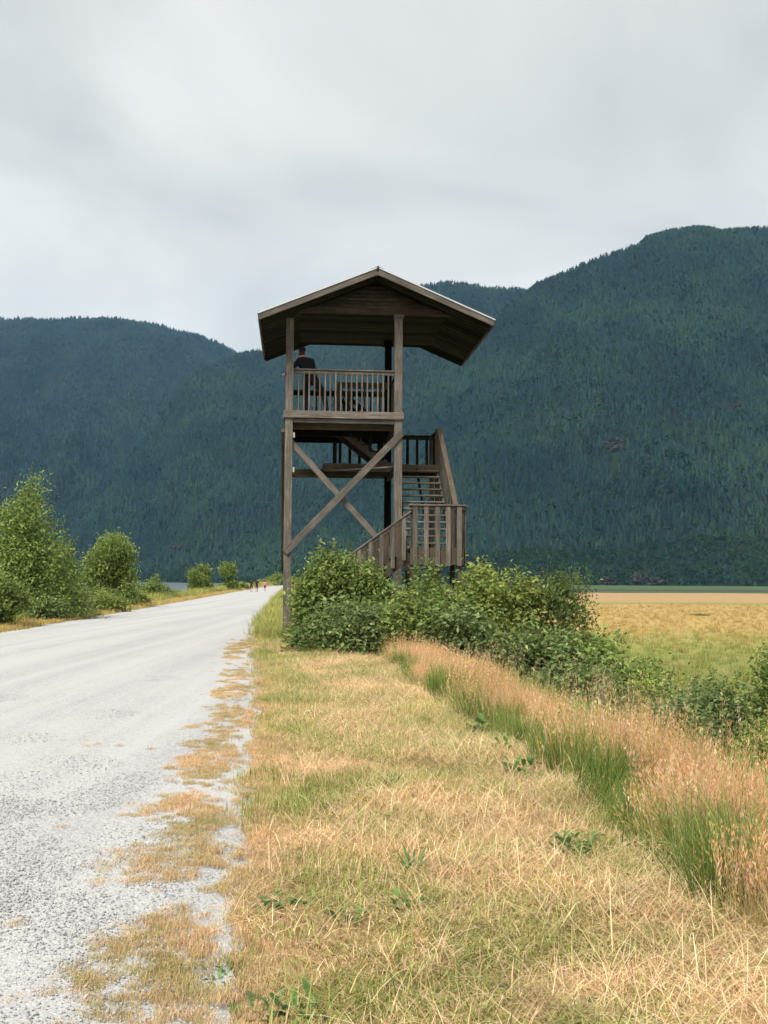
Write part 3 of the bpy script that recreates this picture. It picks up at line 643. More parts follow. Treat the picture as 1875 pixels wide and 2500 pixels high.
railing(la2, (1.40, 3.09), (4.36, 3.09), 6.09, 4.95, 10, .085, .03, WOOD_SHADE, .12, .10)
railing(la2, (4.40, 1.86), (4.40, 3.0), 6.09, 4.95, 4, .085, .03, WOOD_SHADE, .12, .10)
def flight(p0, p1, wdir, width, nris, mat, centre=False, risers=False):
    """stairs from p0 (lower, left edge) to p1 (upper); wdir unit across vector"""
    fl = empty('stair_flight', (0, 0, 0), 0, TW); p0, p1, wd = Vector(p0), Vector(p1), Vector(wdir)
    run = (p1 - p0) / nris; h = Vector((run.x, run.y, 0)); rz_ = run.z
    for k in range(1, nris):
        c = p0 + h * (k + .0) + Vector((0, 0, rz_ * k - .02))
        board('tread', fl, c, c + wd * width, h.length + .02, .04, (0, 0, 1), mat, .004)
        if risers: board('riser', fl, c - h * .5 + Vector((0, 0, -.1)), c - h * .5 + wd * width + Vector((0, 0, -.1)), .02, rz_ - .05, (0, 0, 1), mat, .003)
    for s in ([.02, .5, .98] if centre else [.02, .98]):
        a = p0 + wd * width * s + Vector((0, 0, -.16)); b = p1 + wd * width * s + Vector((0, 0, -.16))
        board('stringer', fl, a, b, .045, .24 if s != .5 else .13, (0, 0, 1), WOOD_BROWN if s != .5 else WOOD_SHADE)
    return fl
# lower flight runs up to the right along the front, then turns back, then left into the deck
f1 = flight((.61, -2.55, 0.62), (3.05, -2.55, 2.43), (0, 1, 0), 1.22, 9, WOOD_BROWN)
board('base_step', f1, (.12, -1.94, .2), (.60, -1.94, .2), 1.2, .84, (0, 0, 1), WOOD_BROWN)
railing(f1, (.6, -2.60), (3.06, -2.60), (1.59, 3.36), (.49, 2.25), 11, .10, .026, WOOD, .13, .085, .035 * -1, [((3.155 - .2755 * k) - .6) / 2.46 for k in range(1, 10)], 'picket')
rr_ = [k / 12 + .04 for k in range(12)]
railing(f1, (.6, -1.30), (3.06, -1.30), (1.54, 3.30), (.49, 2.25), 11, .19, .024, WOOD_BROWN, .10, .085, 0, rr_, 'wall_board')
la1 = empty('lower_landing', (0, 0, 0), 0, TW)
for k in range(9): board('plank', la1, (3.06, -2.55 + .143 * k, 2.43), (4.36, -2.55 + .143 * k, 2.43), .135, .036, (0, 0, 1), WOOD_BROWN, .004)
board('rim_board', la1, (3.04, -2.635, 2.22), (4.38, -2.635, 2.22), .04, .42, (0, 0, 1), WOOD_BROWN)
board('rim_board', la1, (4.37, -2.61, 2.22), (4.37, -1.30, 2.22), .04, .40, (0, 0, 1), WOOD_BROWN)
board('rim_board', la1, (3.04, -1.27, 2.22), (4.38, -1.27, 2.22), .04, .40, (0, 0, 1), WOOD_SHADE)
for k in range(4): board('joist', la1, (3.2 + k * .36, -2.6, 2.30), (3.2 + k * .36, -1.3, 2.30), .04, .2, (0, 0, 1), WOOD_SHADE)
for (u, v, zt) in ((3.12, -2.54, 3.44), (4.29, -2.54, 3.44), (4.29, -1.38, 3.44), (3.12, -1.38, 2.4)): board('support_post', la1, (u, v, PZ - .6), (u, v, zt), .11, .11, (0, 1, 0), WOOD_BROWN)
railing(la1, (3.0, -2.64), (4.43, -2.64), 3.515, 1.99, 5, .115, .026, WOOD, .15, .09, -.04, [(q - 3.0) / 1.43 for q in (3.155, 3.434, 3.716, 3.985, 4.266)], 'picket')
railing(la1, (4.40, -2.56), (4.40, -1.34), 3.51, 1.99, 8, .11, .026, WOOD, .13, .09, -.035, None, 'picket')
f2 = flight((3.14, -1.30, 2.43), (3.14, 1.74, 5.03), (1, 0, 0), 1.20, 13, WOOD, True)
railing(f2, (4.42, -1.32), (4.42, 1.78), (3.52, 6.13), (2.2, 4.8), 9, .09, .026, WOOD_BROWN, .135, .06, 0, None, 'picket')
f3 = flight((3.02, 1.80, 5.03), (1.48, 1.80, 6.22), (0, 1, 0), 1.16, 6, WOOD_SHADE, False, True)
railing(f3, (3.0, 2.98), (1.46, 2.98), (6.05, 7.25), (4.95, 6.1), 4, .085, .03, WOOD_SHADE, .10, .09, 0, None, 'picket')
railing(f3, (2.9, 1.79), (1.50, 1.79), (6.10, 7.22), (5.0, 6.1), 4, .085, .03, WOOD_SHADE, .10, .09, 0, None, 'picket')
# rust-brown panel half hidden by leaves beside the left post
sp = empty('sign_panel', (-2.17, 27.05, -.1)); tag(sp, 'rust-brown panel half hidden by leaves beside the tower front-left post', 'panel')
board('panel', sp, (-.23, 0, 1.45), (.23, .03, 1.45), .03, .5, (0, 0, 1), RUST)
board('post', sp, (0, .06, -.5), (0, .06, 1.65), .09, .06, (0, 1, 0), WOOD_BROWN)

# ------------------------------------------------------------------ people
def person(name, label, J, mats, group=None, loc=(0, 0, 0), rz=0, scale=1.0, cap=False, bulk=1.0):
    """J: joint positions; the body is one skinned mesh, regions coloured by the nearest bone"""
    P, E, Rd, tagb = [], [], [], []
    def v(p, r_): P.append(Vector(p)); Rd.append(r_ * (bulk if .037 < r_ < .08 or r_ > .09 else 1)); return len(P) - 1
    def e_(a, b): E.append((a, b))
    pel = v(J['pelvis'], .135); bel = v(J['belly'], .135); che = v(J['chest'], .155); nek = v(J['neck'], .06); hd0 = v(J['head'], .085); hd1 = v(Vector(J['head']) + Vector((0, 0, .10)), .088); hd2 = v(Vector(J['head']) + Vector((0, 0, .17)), .05)
    for a, b in ((pel, bel), (bel, che), (che, nek), (nek, hd0), (hd0, hd1), (hd1, hd2)): e_(a, b)
    nose = v(Vector(J['head']) + Vector(J['face']) * .105 + Vector((0, 0, .045)), .016); e_(hd0, nose)
    for s in 'LR':
        h = v(J['hip' + s], .10); k = v(J['knee' + s], .065); kk = v((Vector(J['knee' + s]) * .62 + Vector(J['ank' + s]) * .38), .06); an = v(J['ank' + s], .042); toe = v(J['toe' + s], .035)
        for a, b in ((pel, h), (h, k), (k, kk), (kk, an), (an, toe)): e_(a, b)
        sh = v(J['sho' + s], .068); el = v(J['elb' + s], .048); wr = v(J['wri' + s], .032); pm = v(J['palm' + s], .036)
        for a, b in ((che, sh), (sh, el), (el, wr), (wr, pm)): e_(a, b)
        fd = (Vector(J['palm' + s]) - Vector(J['wri' + s])).normalized(); sd_ = fd.cross(Vector(J['face'])); sd_ = (sd_ if sd_.length > .2 else fd.cross(Vector((0, 0, 1)))).normalized(); cu = fd.cross(sd_)
        for q, ln in ((-.028, .062), (-.009, .072), (.010, .068), (.027, .054)):
            b0 = Vector(J['palm' + s]) + fd * .02 + sd_ * q; x0 = v(b0, .009); x1 = v(b0 + fd * ln * .6, .0085); x2 = v(b0 + fd * ln * .95 + cu * .022, .0075); e_(x0, x1); e_(x1, x2)
        b0 = Vector(J['palm' + s]) - fd * .02 + sd_ * -.03; x0 = v(b0, .010); x1 = v(b0 + fd * .03 - sd_ * .028, .0095); x2 = v(b0 + fd * .06 - sd_ * .032, .008); e_(x0, x1); e_(x1, x2)
    me = bpy.data.meshes.new('sk'); me.from_pydata(P, E, []); o_ = bpy.data.objects.new('sk', me); col.objects.link(o_)
    md = o_.modifiers.new('skin', 'SKIN'); md.use_smooth_shade = True
    for i, r_ in enumerate(Rd): me.skin_vertices[0].data[i].radius = (r_, r_)
    me.skin_vertices[0].data[pel].use_root = True
    for i, rr2 in ((che, (.175, .12)), (bel, (.15, .11)), (pel, (.155, .12))): me.skin_vertices[0].data[i].radius = (rr2[0] * bulk, rr2[1] * bulk)
    sb = o_.modifiers.new('sub', 'SUBSURF'); sb.levels = 2; sb.render_levels = 2
    dg = bpy.context.evaluated_depsgraph_get(); bm_ = bpy.data.meshes.new_from_object(o_.evaluated_get(dg)); bpy.data.objects.remove(o_)
    bm_.materials.clear()
    for m_ in (list(mats) + [mats[1], mats[0]])[:6] if len(mats) < 6 else mats: bm_.materials.append(m_)       # 0 top 1 legwear 2 skin 3 shoe 4 shin 5 forearm
    bm_.materials.append(HAIR)
    J = {k: Vector(q) for k, q in J.items()}
    seg = [('pelvis', 'belly', 0), ('belly', 'chest', 0), ('chest', 'neck', 0), ('neck', 'head', 2)]
    for s in 'LR': seg += [('pelvis', 'hip' + s, 1), ('hip' + s, 'knee' + s, 1), ('knee' + s, 'ank' + s, 4), ('ank' + s, 'toe' + s, 3), ('chest', 'sho' + s, 0), ('sho' + s, 'elb' + s, 0), ('elb' + s, 'wri' + s, 5), ('wri' + s, 'palm' + s, 2)]
    sub = {}
    for pl in bm_.polygons:
        c_ = pl.center; best = (9, 0)
        for a, b, k in seg:
            A, B = J[a], J[b]; t_ = max(0, min(1, (c_ - A).dot(B - A) / max(1e-6, (B - A).length_squared))); dd = (c_ - (A + (B - A) * t_)).length
            if dd < best[0]: best = (dd, k)
        k = best[1]
        if c_.z > J['head'].z - .03 and (c_ - J['head']).length < .26: k = 2 if (c_ - J['head']).dot(J['face']) > .01 else 6
        pl.material_index = sub.get(k, k)
        pl.use_smooth = True
    o_ = link(name, bm_); o_.location = loc; o_.rotation_euler = (0, 0, rz); o_.scale = (scale,) * 3
    tag(o_, label, 'person', group)
    # hair or cap, ears and eyes
    hc = J['head'] + Vector((0, 0, .085)); fc = Vector(J['face']).normalized()
    bmh = bmesh.new(); bmesh.ops.create_uvsphere(bmh, u_segments=14, v_segments=9, radius=1)
    for w in bmh.verts:
        q = w.co.copy(); w.co = Vector((q.x * .104, q.y * .112, max(q.z, -.35 if not cap else -.05) * .115)) + hc - fc * .018 + Vector((0, 0, .012))
    if cap:
        r0 = hc + fc * .07 + Vector((0, 0, .012)); sdv = fc.cross(Vector((0, 0, 1))); vs = []
        for q, l_ in ((-.075, .02), (-.05, .085), (0, .105), (.05, .085), (.075, .02)): vs.append(bmh.verts.new(r0 + sdv * q + fc * l_ + Vector((0, 0, -.012))))
        vs2 = [bmh.verts.new(x_.co + Vector((0, 0, .008))) for x_ in vs]
        bmh.faces.new(vs); bmh.faces.new(vs2[::-1])
        for a in range(5): bmh.faces.new((vs[a], vs2[a], vs2[(a + 1) % 5], vs[(a + 1) % 5]))
    mh = bpy.data.meshes.new('hair'); bmh.to_mesh(mh); bmh.free(); mh.materials.append(CLOTH_BLACK if cap else HAIR)
    for pl in mh.polygons: pl.use_smooth = True
    link('cap' if cap else 'hair', mh, o_)
    sdv = fc.cross(Vector((0, 0, 1)))
    for nm_, off, sz, m_ in [('ear', sdv * s_ * .088 + Vector((0, 0, .05)), (.014, .024, .03), SKIN) for s_ in (-1, 1)] + [('eye', sdv * s_ * .032 + fc * .082 + Vector((0, 0, .075)), (.012, .008, .008), CLOTH_BLACK) for s_ in (-1, 1)] + [('mouth', fc * .088 + Vector((0, 0, .0)), (.022, .008, .006), RUST)]:
        b_ = bmesh.new(); bmesh.ops.create_uvsphere(b_, u_segments=8, v_segments=6, radius=1)
        for w in b_.verts: w.co = Vector((w.co.x * sz[0], w.co.y * sz[1], w.co.z * sz[2])) + J['head'] + off
        me_ = bpy.data.meshes.new(nm_); b_.to_mesh(me_); b_.free(); me_.materials.append(m_); link(nm_, me_, o_)
    return o_
# man on the deck: back to the camera, leaning on the left rail, right leg set wide (tower-local metres, deck at z 0)
JM = dict(face=(-.42, .905, 0), pelvis=(.56, .42, .98), belly=(.50, .42, 1.14), chest=(.40, .42, 1.36), neck=(.335, .42, 1.55), head=(.32, .43, 1.645),
          hipL=(.46, .44, .93), kneeL=(.45, .47, .50), ankL=(.47, .42, .09), toeL=(.36, .55, .045), hipR=(.68, .40, .93), kneeR=(.93, .44, .56), ankR=(1.0, .40, .09), toeR=(.95, .55, .045),
          shoL=(.21, .45, 1.45), elbL=(.05, .40, 1.20), wriL=(-.13, .33, 1.06), palmL=(-.20, .31, 1.035), shoR=(.60, .40, 1.45), elbR=(.66, .44, 1.18), wriR=(.48, .60, 1.10), palmR=(.42, .64, 1.12))
TWm = Matrix.Translation((-2.612, 27.0, 0)) @ Matrix.Rotation(R(5.2), 4, 'Z')
pl_ = TWm @ Vector((0, 0, 6.225))
person('person', 'person in black cap and dark jacket leaning on the deck railing, back turned', JM, [CLOTH_BLACK, CLOTH_DARK, SKIN, SHOE], None, pl_, R(5.2), 1.035, True, 1.35)
def walker(ph):
    s = .24 * ph
    return dict(face=(0, 1, 0), pelvis=(0, 0, .96), belly=(0, .01, 1.12), chest=(0, .02, 1.34), neck=(0, .03, 1.50), head=(0, .04, 1.585),
                hipL=(-.10, 0, .91), kneeL=(-.10, s * .7 + .04, .50), ankL=(-.09, s, .09 + (.08 if s < 0 else 0)), toeL=(-.10, s + .15, .05), hipR=(.10, 0, .91), kneeR=(.10, -s * .7 + .04, .50), ankR=(.09, -s, .09 + (.08 if s > 0 else 0)), toeR=(.10, -s + .15, .05),
                shoL=(-.19, .02, 1.42), elbL=(-.27, -s * .5, 1.14), wriL=(-.27, -s * .8 + .08, .90), palmL=(-.265, -s * .9 + .10, .83), shoR=(.19, .02, 1.42), elbR=(.27, s * .5, 1.14), wriR=(.27, s * .8 + .08, .90), palmR=(.265, s * .9 + .10, .83))
WG = 'people walking away along the path'
person('person', 'person in black shirt and dark shorts walking away, left of the pair', walker(1), [CLOTH_BLACK, CLOTH_SHORT, SKIN, SHOE, SKIN, SKIN], WG, (-.1324 * 136, 136, .05), R(7), 1.0)
person('person', 'person in black shirt and dark shorts walking away, right of the pair', walker(-1), [CLOTH_BLACK, CLOTH_SHORT, SKIN, SHOE, SKIN, SKIN], WG, (-.1270 * 137, 137, .05), R(7), 1.02)
person('person', 'smaller person in pink top and dark shorts walking alone on the path', walker(.8), [CLOTH_PINK, CLOTH_SHORT, SKIN, SHOE, SKIN, SKIN], WG, (-.1188 * 146, 146, .05), R(7), .90)

# ------------------------------------------------------------------ grasses, straw and gravel
def blade_mesh(r, specs):
    """specs: list of (base xyz, dir angle, lean start, lean end, length, width, colour base, colour tip)"""
    V, F, C = [], [], []
    for (b, az, l0, l1, ln, w, c0, c1) in specs:
        p = np.array(b, float); i = len(V); seg = 3; px_, py_ = -math.sin(az), math.cos(az)
        for k in range(seg + 1):
            f = k / seg; le = l0 + (l1 - l0) * f; ww = w * (1 - f * .75) * .5; c = np.array(c0) * (1 - f) + np.array(c1) * f
            V.append(p + np.array([px_, py_, 0]) * ww); V.append(p - np.array([px_, py_, 0]) * ww); C += [c, c]
            p = p + ln / seg * np.array([math.cos(az) * math.sin(le), math.sin(az) * math.sin(le), math.cos(le)])
            p[2] = max(p[2], .004)
        for k in range(seg): F.append((i + 2 * k, i + 2 * k + 1, i + 2 * k + 3, i + 2 * k + 2))
    return V, F, C
def cj(r, c, k=.22): return np.clip(np.array(c) * r.uniform(1 - k, 1 + k) * (1 + r.normal(0, .05, 3)), 0, 1)
STRAW = [(.76, .58, .37), (.84, .68, .48), (.66, .47, .29), (.52, .35, .20), (.78, .63, .40)]
GGRN = [(.30, .36, .10), (.38, .42, .14), (.22, .30, .08), (.46, .46, .18)]
def straw_proto(r, n, green=0.0, lng=1.0):
    sp = []
    for k in range(n):
        a, q = r.uniform(0, 6.28), .42 * math.sqrt(r.uniform()); c = GGRN[r.integers(4)] if r.uniform() < green else STRAW[r.integers(5)]; c = cj(r, c, .3)
        sp.append(((q * math.cos(a), q * math.sin(a), r.uniform(0, .04)), r.uniform(0, 6.28), r.uniform(.7, 1.6), r.uniform(1.1, 2.3), (r.uniform(.03, .10) if r.uniform() < .85 else r.uniform(.10, .24)) * lng, r.uniform(.0025, .005), c * .85, c * 1.05))
    V, F, C = blade_mesh(r, sp); return arrmesh('straw', V, F, [M_GRASS], C)
def tuft_proto(r, n, h, cols, wid=.004, rad=.07, lean=.6):
    sp = []
    for k in range(n):
        a, q = r.uniform(0, 6.28), rad * math.sqrt(r.uniform()); c = cj(r, cols[r.integers(len(cols))])
        l0 = r.uniform(0, lean * .6); sp.append(((q * math.cos(a), q * math.sin(a), -.005), r.uniform(0, 6.28), l0, l0 + r.uniform(.1, lean * 1.3), h * r.uniform(.45, 1.15), wid * r.uniform(.7, 1.3), c * .8, c * 1.1))
    V, F, C = blade_mesh(r, sp); return arrmesh('tuft', V, F, [M_GRASS], C)
TALL = [(.62, .38, .21), (.66, .45, .28), (.62, .41, .30), (.56, .32, .17), (.74, .58, .40), (.48, .40, .18), (.66, .39, .20)]
def tall_proto(r, n, h, head=True, green=.5, rad=.15):
    sp = []; hv, hf, hcol = [], [], []
    for k in range(n):
        a, q = r.uniform(0, 6.28), rad * math.sqrt(r.uniform()); c = cj(r, TALL[r.integers(len(TALL))], .22); H = h * r.uniform(.65, 1.1); l0 = r.uniform(0, .12); l1 = l0 + r.uniform(.05, .45); az = r.uniform(0, 6.28)
        b = np.array((q * math.cos(a), q * math.sin(a), -.01)); sp.append((b, az, l0, l1, H, .0035, np.array((.24, .25, .08)), c))
        # seed head: small flat grains along the top of the stem
        p = b.copy()
        for f in np.linspace(0, 1, 13)[1:]:
            le = l0 + (l1 - l0) * f; p = p + H / 12 * np.array([math.cos(az) * math.sin(le), math.sin(az) * math.sin(le), math.cos(le)])
            if f > .74:
                for j in range(4):
                    i = len(hv); d = r.normal(0, 1, 3) * np.array([.006, .006, .012]); u_ = np.array([*r.normal(0, .008, 2), r.uniform(.02, .042)]); s_ = r.normal(0, .0018, 3)
                    hv += [p + d, p + d + u_ * .5 + s_, p + d + u_, p + d + u_ * .5 - s_]; hf.append((i, i + 1, i + 2, i + 3)); hcol += [c * 1.08] * 4
    for k in range(int(n * 1.2)):
        a, q = r.uniform(0, 6.28), rad * math.sqrt(r.uniform()); c = cj(r, GGRN[r.integers(4)] if r.uniform() < green else STRAW[r.integers(5)])
        l0 = r.uniform(0, .3); sp.append(((q * math.cos(a), q * math.sin(a), -.01), r.uniform(0, 6.28), l0, l0 + r.uniform(.2, .9), h * r.uniform(.3, .65), .006, c * .8, c))
    V, F, C = blade_mesh(r, sp); i = len(V)
    if head and hv: V = V + hv; F = F + [tuple(x_ + i for x_ in f_) for f_ in hf]; C = C + hcol
    return arrmesh('tall_grass', V, F, [M_GRASS], C)
gr = np.random.default_rng(17)
def place(n, ymin, ymax, omin, omax, ypow=1.6, keep=None, seed=1, zoff=0.0, base='r'):
    """random points: y biased to the near end; o = offset from the path's grass edge"""
    r = np.random.default_rng(seed); y = ymin + (ymax - ymin) * r.uniform(0, 1, n) ** ypow; o_ = r.uniform(omin, omax, n)
    x = (xr(y) if base == 'r' else xl(y)) + o_
    if keep is not None:
        k = np.array([keep(a, b, c) for a, b, c in zip(x, y, o_)]) > r.uniform(0, 1, n); x, y, o_ = x[k], y[k], o_[k]
    z = ground_z(x, y)
    nb = np.array([fnoise(a * .9, b * .9, 3) * .08 + fnoise(a * 2.6, b * 2.6, 9) * .045 for a, b in zip(x, y)]); inside = (x > xl(y) - .3) & (x < xr(y) + .2)
    nb = nb * sstep(0.0, 0.9, x - xr(y)) + nb * sstep(0.2, 1.5, xl(y) - x)
    z = z + np.where(inside, 0.0, nb) + zoff
    return np.stack([x, y, z], 1), o_
def rots(n, tilt, seed):
    r = np.random.default_rng(seed); q = r.normal(0, tilt, (n, 3)); q[:, 2] = r.uniform(0, 6.28, n); return q
def pn(x, y, s, off): return .5 + .5 * fnoise(x * s, y * s, off) / .55
# mown straw on the verge
PC_STRAW = proto_collection('straw_kinds', [straw_proto(gr, 700, .05, 1.5), straw_proto(gr, 700, .08, 1.2), straw_proto(gr, 750, .12), straw_proto(gr, 750, .2), straw_proto(gr, 750, .5), straw_proto(gr, 750, .7), straw_proto(gr, 750, .4)])
P, o_ = place(1750, 2.8, 25, .42, 2.7, 1.35, lambda x, y, o: (.35 + .9 * pn(x, y, 1.1, 2)) * min(1, .25 + 1.3 * (o - .4)), 31, .004)
r = np.random.default_rng(32)
scatter('straw', P, rots(len(P), .07, 33), r.uniform(.75, 1.2, len(P)) * (1 + P[:, 1] * .012), [(int(r.integers(0, 3)) if b < 9 and a > -.1 else int(r.integers(1, 4))) if pn(a, b, 1.1, 2) > .55 or r.uniform() < .25 else int(r.integers(4, 7)) for a, b, c in P], PC_STRAW, 'pale cut straw lying on the mown verge beside the path', 'straw')
P, o_ = place(420, 2.9, 20, .5, 2.6, 1.3, lambda x, y, o: 1.6 * pn(x, y, 1.7, 44) - .5, 34, .035)
scatter('hay_clumps', P, rots(len(P), .32, 35), r.uniform(.3, .65, len(P)), r.integers(0, 4, len(P)), PC_STRAW, 'raised clumps of cut hay lying on the mown verge', 'hay')
# short green and yellowing grass on the verge
PC_GRASS = proto_collection('short_grass_kinds', [tuft_proto(gr, 190, .075, GGRN + STRAW[:1], .004, .2) for k in range(3)] + [tuft_proto(gr, 170, .06, STRAW[:3] + GGRN[1:3], .004, .2) for k in range(3)])
P, o_ = place(4200, 2.8, 26, .0, 2.7, 1.35, lambda x, y, o: max(.18, 2.0 * pn(x, y, .8, 12) - .45 + .45 * math.exp(-((o - .9) / .5) ** 2)) * min(1, .15 + 2.2 * o), 41)
r = np.random.default_rng(42)
scatter('grass', P, rots(len(P), .1, 43), r.uniform(.6, 1.4, len(P)) * (1 + P[:, 1] * .015), [int(r.integers(0, 3)) if r.uniform() < 2.0 * pn(a, b, .8, 12) - .4 else int(r.integers(3, 6)) for a, b, c in P], PC_GRASS, 'short green and yellowing grass on the mown verge', 'grass')
# creeping dry turf between gravel and verge
PC_TURF = proto_collection('turf_kinds', [tuft_proto(gr, 60, .035, [(.66, .48, .32), (.60, .42, .26), (.56, .46, .26)], .003, .06, 1.0) for k in range(3)] + [tuft_proto(gr, 60, .035, [(.50, .45, .19), (.56, .42, .24)], .003, .05, 1.0)])
def turf_p(x, y, o):
    n_ = fnoise(x * 1.6, y * 1.1, 21) + .6 * fnoise(x * 4.5, y * 4.5, 8) + .45 * fnoise(x * 11, y * 11, 4)
    if o > -.02 + .25 * n_: return .95
    return max(0.0, min(1.0, .42 + 1.7 * n_ - .9 * max(0, abs(o + .40) - .22) / .2 - (.32 if o > -.26 else 0) - .35 * min(1, max(0, (y - 8) / 8))))
P1, o1 = place(24000, 2.9, 27, -1.0, .62, 1.45, turf_p, 51, .02)
r = np.random.default_rng(52)
P2, o2 = place(800, 3.2, 14, -2.0, -.9, 1.3, lambda x, y, o: max(0, 3 * (fnoise(x * 1.7, y * 1.4, 33) + .3 * fnoise(x * 6, y * 6, 3) - .42)), 53, .035)
P = np.concatenate([P1, P2])
scatter('dry_turf', P, rots(len(P), .1, 54), r.uniform(.5, 1.05, len(P)) * (1 + P[:, 1] * .012), r.integers(0, 4, len(P)), PC_TURF, 'patchy brown creeping turf along the gravel edge', 'grass')
# tall dry grass on the shoulder of the bank
PC_TALL = proto_collection('tall_grass_kinds', [tall_proto(gr, n_, h_, True, .5, .34) for n_, h_ in ((86, .82), (74, .70), (90, .62), (56, .95))] + [tuft_proto(gr, 130, h_, [(.26, .33, .09), (.20, .28, .075), (.14, .21, .055), (.10, .16, .045)], .007, .22, .7) for h_ in (.5, .62)])
edge = lambda x, y: .24 * fnoise(x * .9, y * .9, 5) + .14 * fnoise(x * 2.6, y * 2.6, 6)
P, o_ = place(2300, 3.0, 26, 2.3, 4.9, 1.2, lambda x, y, o: float(o > 2.45 + 1.4 * edge(x, y)) * (1 if o < 3.15 else max(.10, 1 - (o - 3.15) / .8)), 61)
r = np.random.default_rng(62); oo = P[:, 0] - xr(P[:, 1])
pid = [int(r.integers(4, 6)) if (o < 2.98 and r.uniform() < .8) or (r.uniform() < .10 + max(0, .5 * (o - 3.5))) else int(r.integers(0, 4)) for o in oo]
scatter('tall_grass', P, rots(len(P), .17, 63), r.uniform(.7, 1.05, len(P)) * np.array([.82 + .5 * fnoise(a * .8, b * .8, 15) for a, b, c in P]) * (1 - .22 * np.clip((oo - 3.0) / .8, 0, 1)) * (1 - .2 * np.clip((6.5 - P[:, 1]) / 2.5, 0, 1)), pid, PC_TALL, 'tall orange-tan seeding grass along the top of the bank', 'grass')
# sparser green growth on the bank below it
PC_BANK = proto_collection('bank_grass_kinds', [tuft_proto(gr, 130, .5, GGRN + [(.12, .18, .05)], .009, .4, .8) for k in range(3)] + [tall_proto(gr, 8, .9, True, .7, .3)])
P, o_ = place(1900, 5, 34, 3.6, 10.5, 1.1, None, 71)
r = np.random.default_rng(72)
scatter('bank_grass', P, rots(len(P), .15, 73), r.uniform(.7, 1.3, len(P)), np.where(r.uniform(0, 1, len(P)) < .82, r.integers(0, 3, len(P)), 3), PC_BANK, 'green rank grass and weeds covering the bank beside the field', 'grass')
# lake-side strip: yellow grass beside the path, greener on the slope
PC_LEFT = proto_collection('lake_side_kinds', [tuft_proto(gr, 150, .14, [(.50, .40, .16), (.44, .36, .12), (.54, .42, .2)], .011, .4, .8) for k in range(2)] + [tuft_proto(gr, 130, .45, GGRN + [(.42, .34, .13)], .014, .4, .7) for k in range(2)])
P, o_ = place(3000, 26, 330, -3.6, .0, 2.2, None, 81, 0, 'l'); r = np.random.default_rng(82)
scatter('lake_side_grass', P, rots(len(P), .1, 83), r.uniform(.7, 1.25, len(P)) * (1 + P[:, 1] * .006), [int(r.integers(0, 2)) if o > -1.5 + .3 * r.normal() else int(r.integers(2, 4)) for o in o_], PC_LEFT, 'yellow-green grass strip on the lake side of the path', 'grass')
P, o_ = place(1200, 27, 300, .1, 1.6, 1.6, None, 84); r = np.random.default_rng(85)
scatter('tower_side_grass', P, rots(len(P), .1, 86), r.uniform(.7, 1.3, len(P)), r.integers(0, 4, len(P)), PC_LEFT, 'yellow grass along the tower side of the path, beyond the thicket', 'grass')
P, o_ = place(80, 20.5, 27.5, .1, 1.5, 1.0, lambda x, y, o: .9, 87); r = np.random.default_rng(88)
scatter('tower_foot_grass', P, rots(len(P), .15, 89), r.uniform(.3, .55, len(P)), np.where(r.uniform(0, 1, len(P)) < .3, 3, r.integers(0, 3, len(P))), PC_BANK, 'rank yellow-green grass around the tower foot at the path edge', 'grass')
# field crop: low tufts
PC_CROP = proto_collection('crop_kinds', [tuft_proto(gr, 20, .5, [(.24, .28, .085), (.28, .3, .09)], .02, .35, .8), tuft_proto(gr, 20, .5, [(.46, .3, .12), (.38, .28, .11)], .02, .35, .8)])
r = np.random.default_rng(91); n = 7000; y = 34 + 170 * r.uniform(0, 1, n) ** 1.3; x = y * r.uniform(.1, .55, n) + 2
k = (x - xr(y) > 13) & ~((y > 196) & (y < 200)); x, y = x[k], y[k]
scatter('field_crop', np.stack([x, y, np.full(len(x), -2.72)], 1), rots(len(x), .1, 92), r.uniform(.5, 1.1, len(x)), (r.uniform(0, 1, len(x)) < (y - 58) / 34).astype(int), PC_CROP, 'low green and ochre crop plants in the field', 'crop')
# loose stones on the near gravel
def stone_patch(r, n, rad):
    bm = bmesh.new(); bmesh.ops.create_icosphere(bm, subdivisions=1, radius=1.0); B = np.array([v.co[:] for v in bm.verts]); Fb = np.array([[v.index for v in f_.verts] for f_ in bm.faces]); bm.free()
    B = B[:]; Vv, Ff, Cc = [], [], []; hues = ((.35, .35, .35), (.40, .40, .395), (.29, .292, .30), (.45, .447, .435), (.38, .37, .36), (.24, .243, .25))
    for k in range(n):
        a, q = r.uniform(0, 6.28), rad * math.sqrt(r.uniform()); sz = r.uniform(.0025, .0068) * (1.5 if r.uniform() < .06 else 1); M_ = np.array(Matrix.Rotation(r.uniform(0, 6.28), 3, 'Z'))
        w = (B * r.uniform(.6, 1.25, B.shape) * np.array([1.2, .9, .65]) * sz) @ M_ + np.array([q * math.cos(a), q * math.sin(a), sz * .25])
        Ff.append(Fb + len(Vv) * len(B)); Vv.append(w); Cc.append(np.tile(np.array(hues[r.integers(6)]) * r.uniform(.8, 1.15), (len(B), 1)))
    return arrmesh('stones', np.concatenate(Vv), np.concatenate(Ff), [M_STONE], np.concatenate(Cc))
M_STONE = mat_plant('stone', 0.0, .05)
PC_STONE = proto_collection('stone_kinds', [stone_patch(gr, 420, .45) for k in range(5)])
P, o_ = place(620, 2.6, 17, -8.0, -.3, 1.9, lambda x, y, o: (1.0 if y < 5.5 else math.exp(-(y - 5.5) / 3.2)) * (1 if o > -4.5 else math.exp((o + 4.5) / 1.0)), 95, .012); r = np.random.default_rng(96)
s_ = (P[:, 0] - xl(P[:, 1])) / (xr(P[:, 1]) - xl(P[:, 1])); P[:, 2] = .006 + .05 * np.sin(np.pi * np.clip(s_, 0, 1)) ** .7 + .001
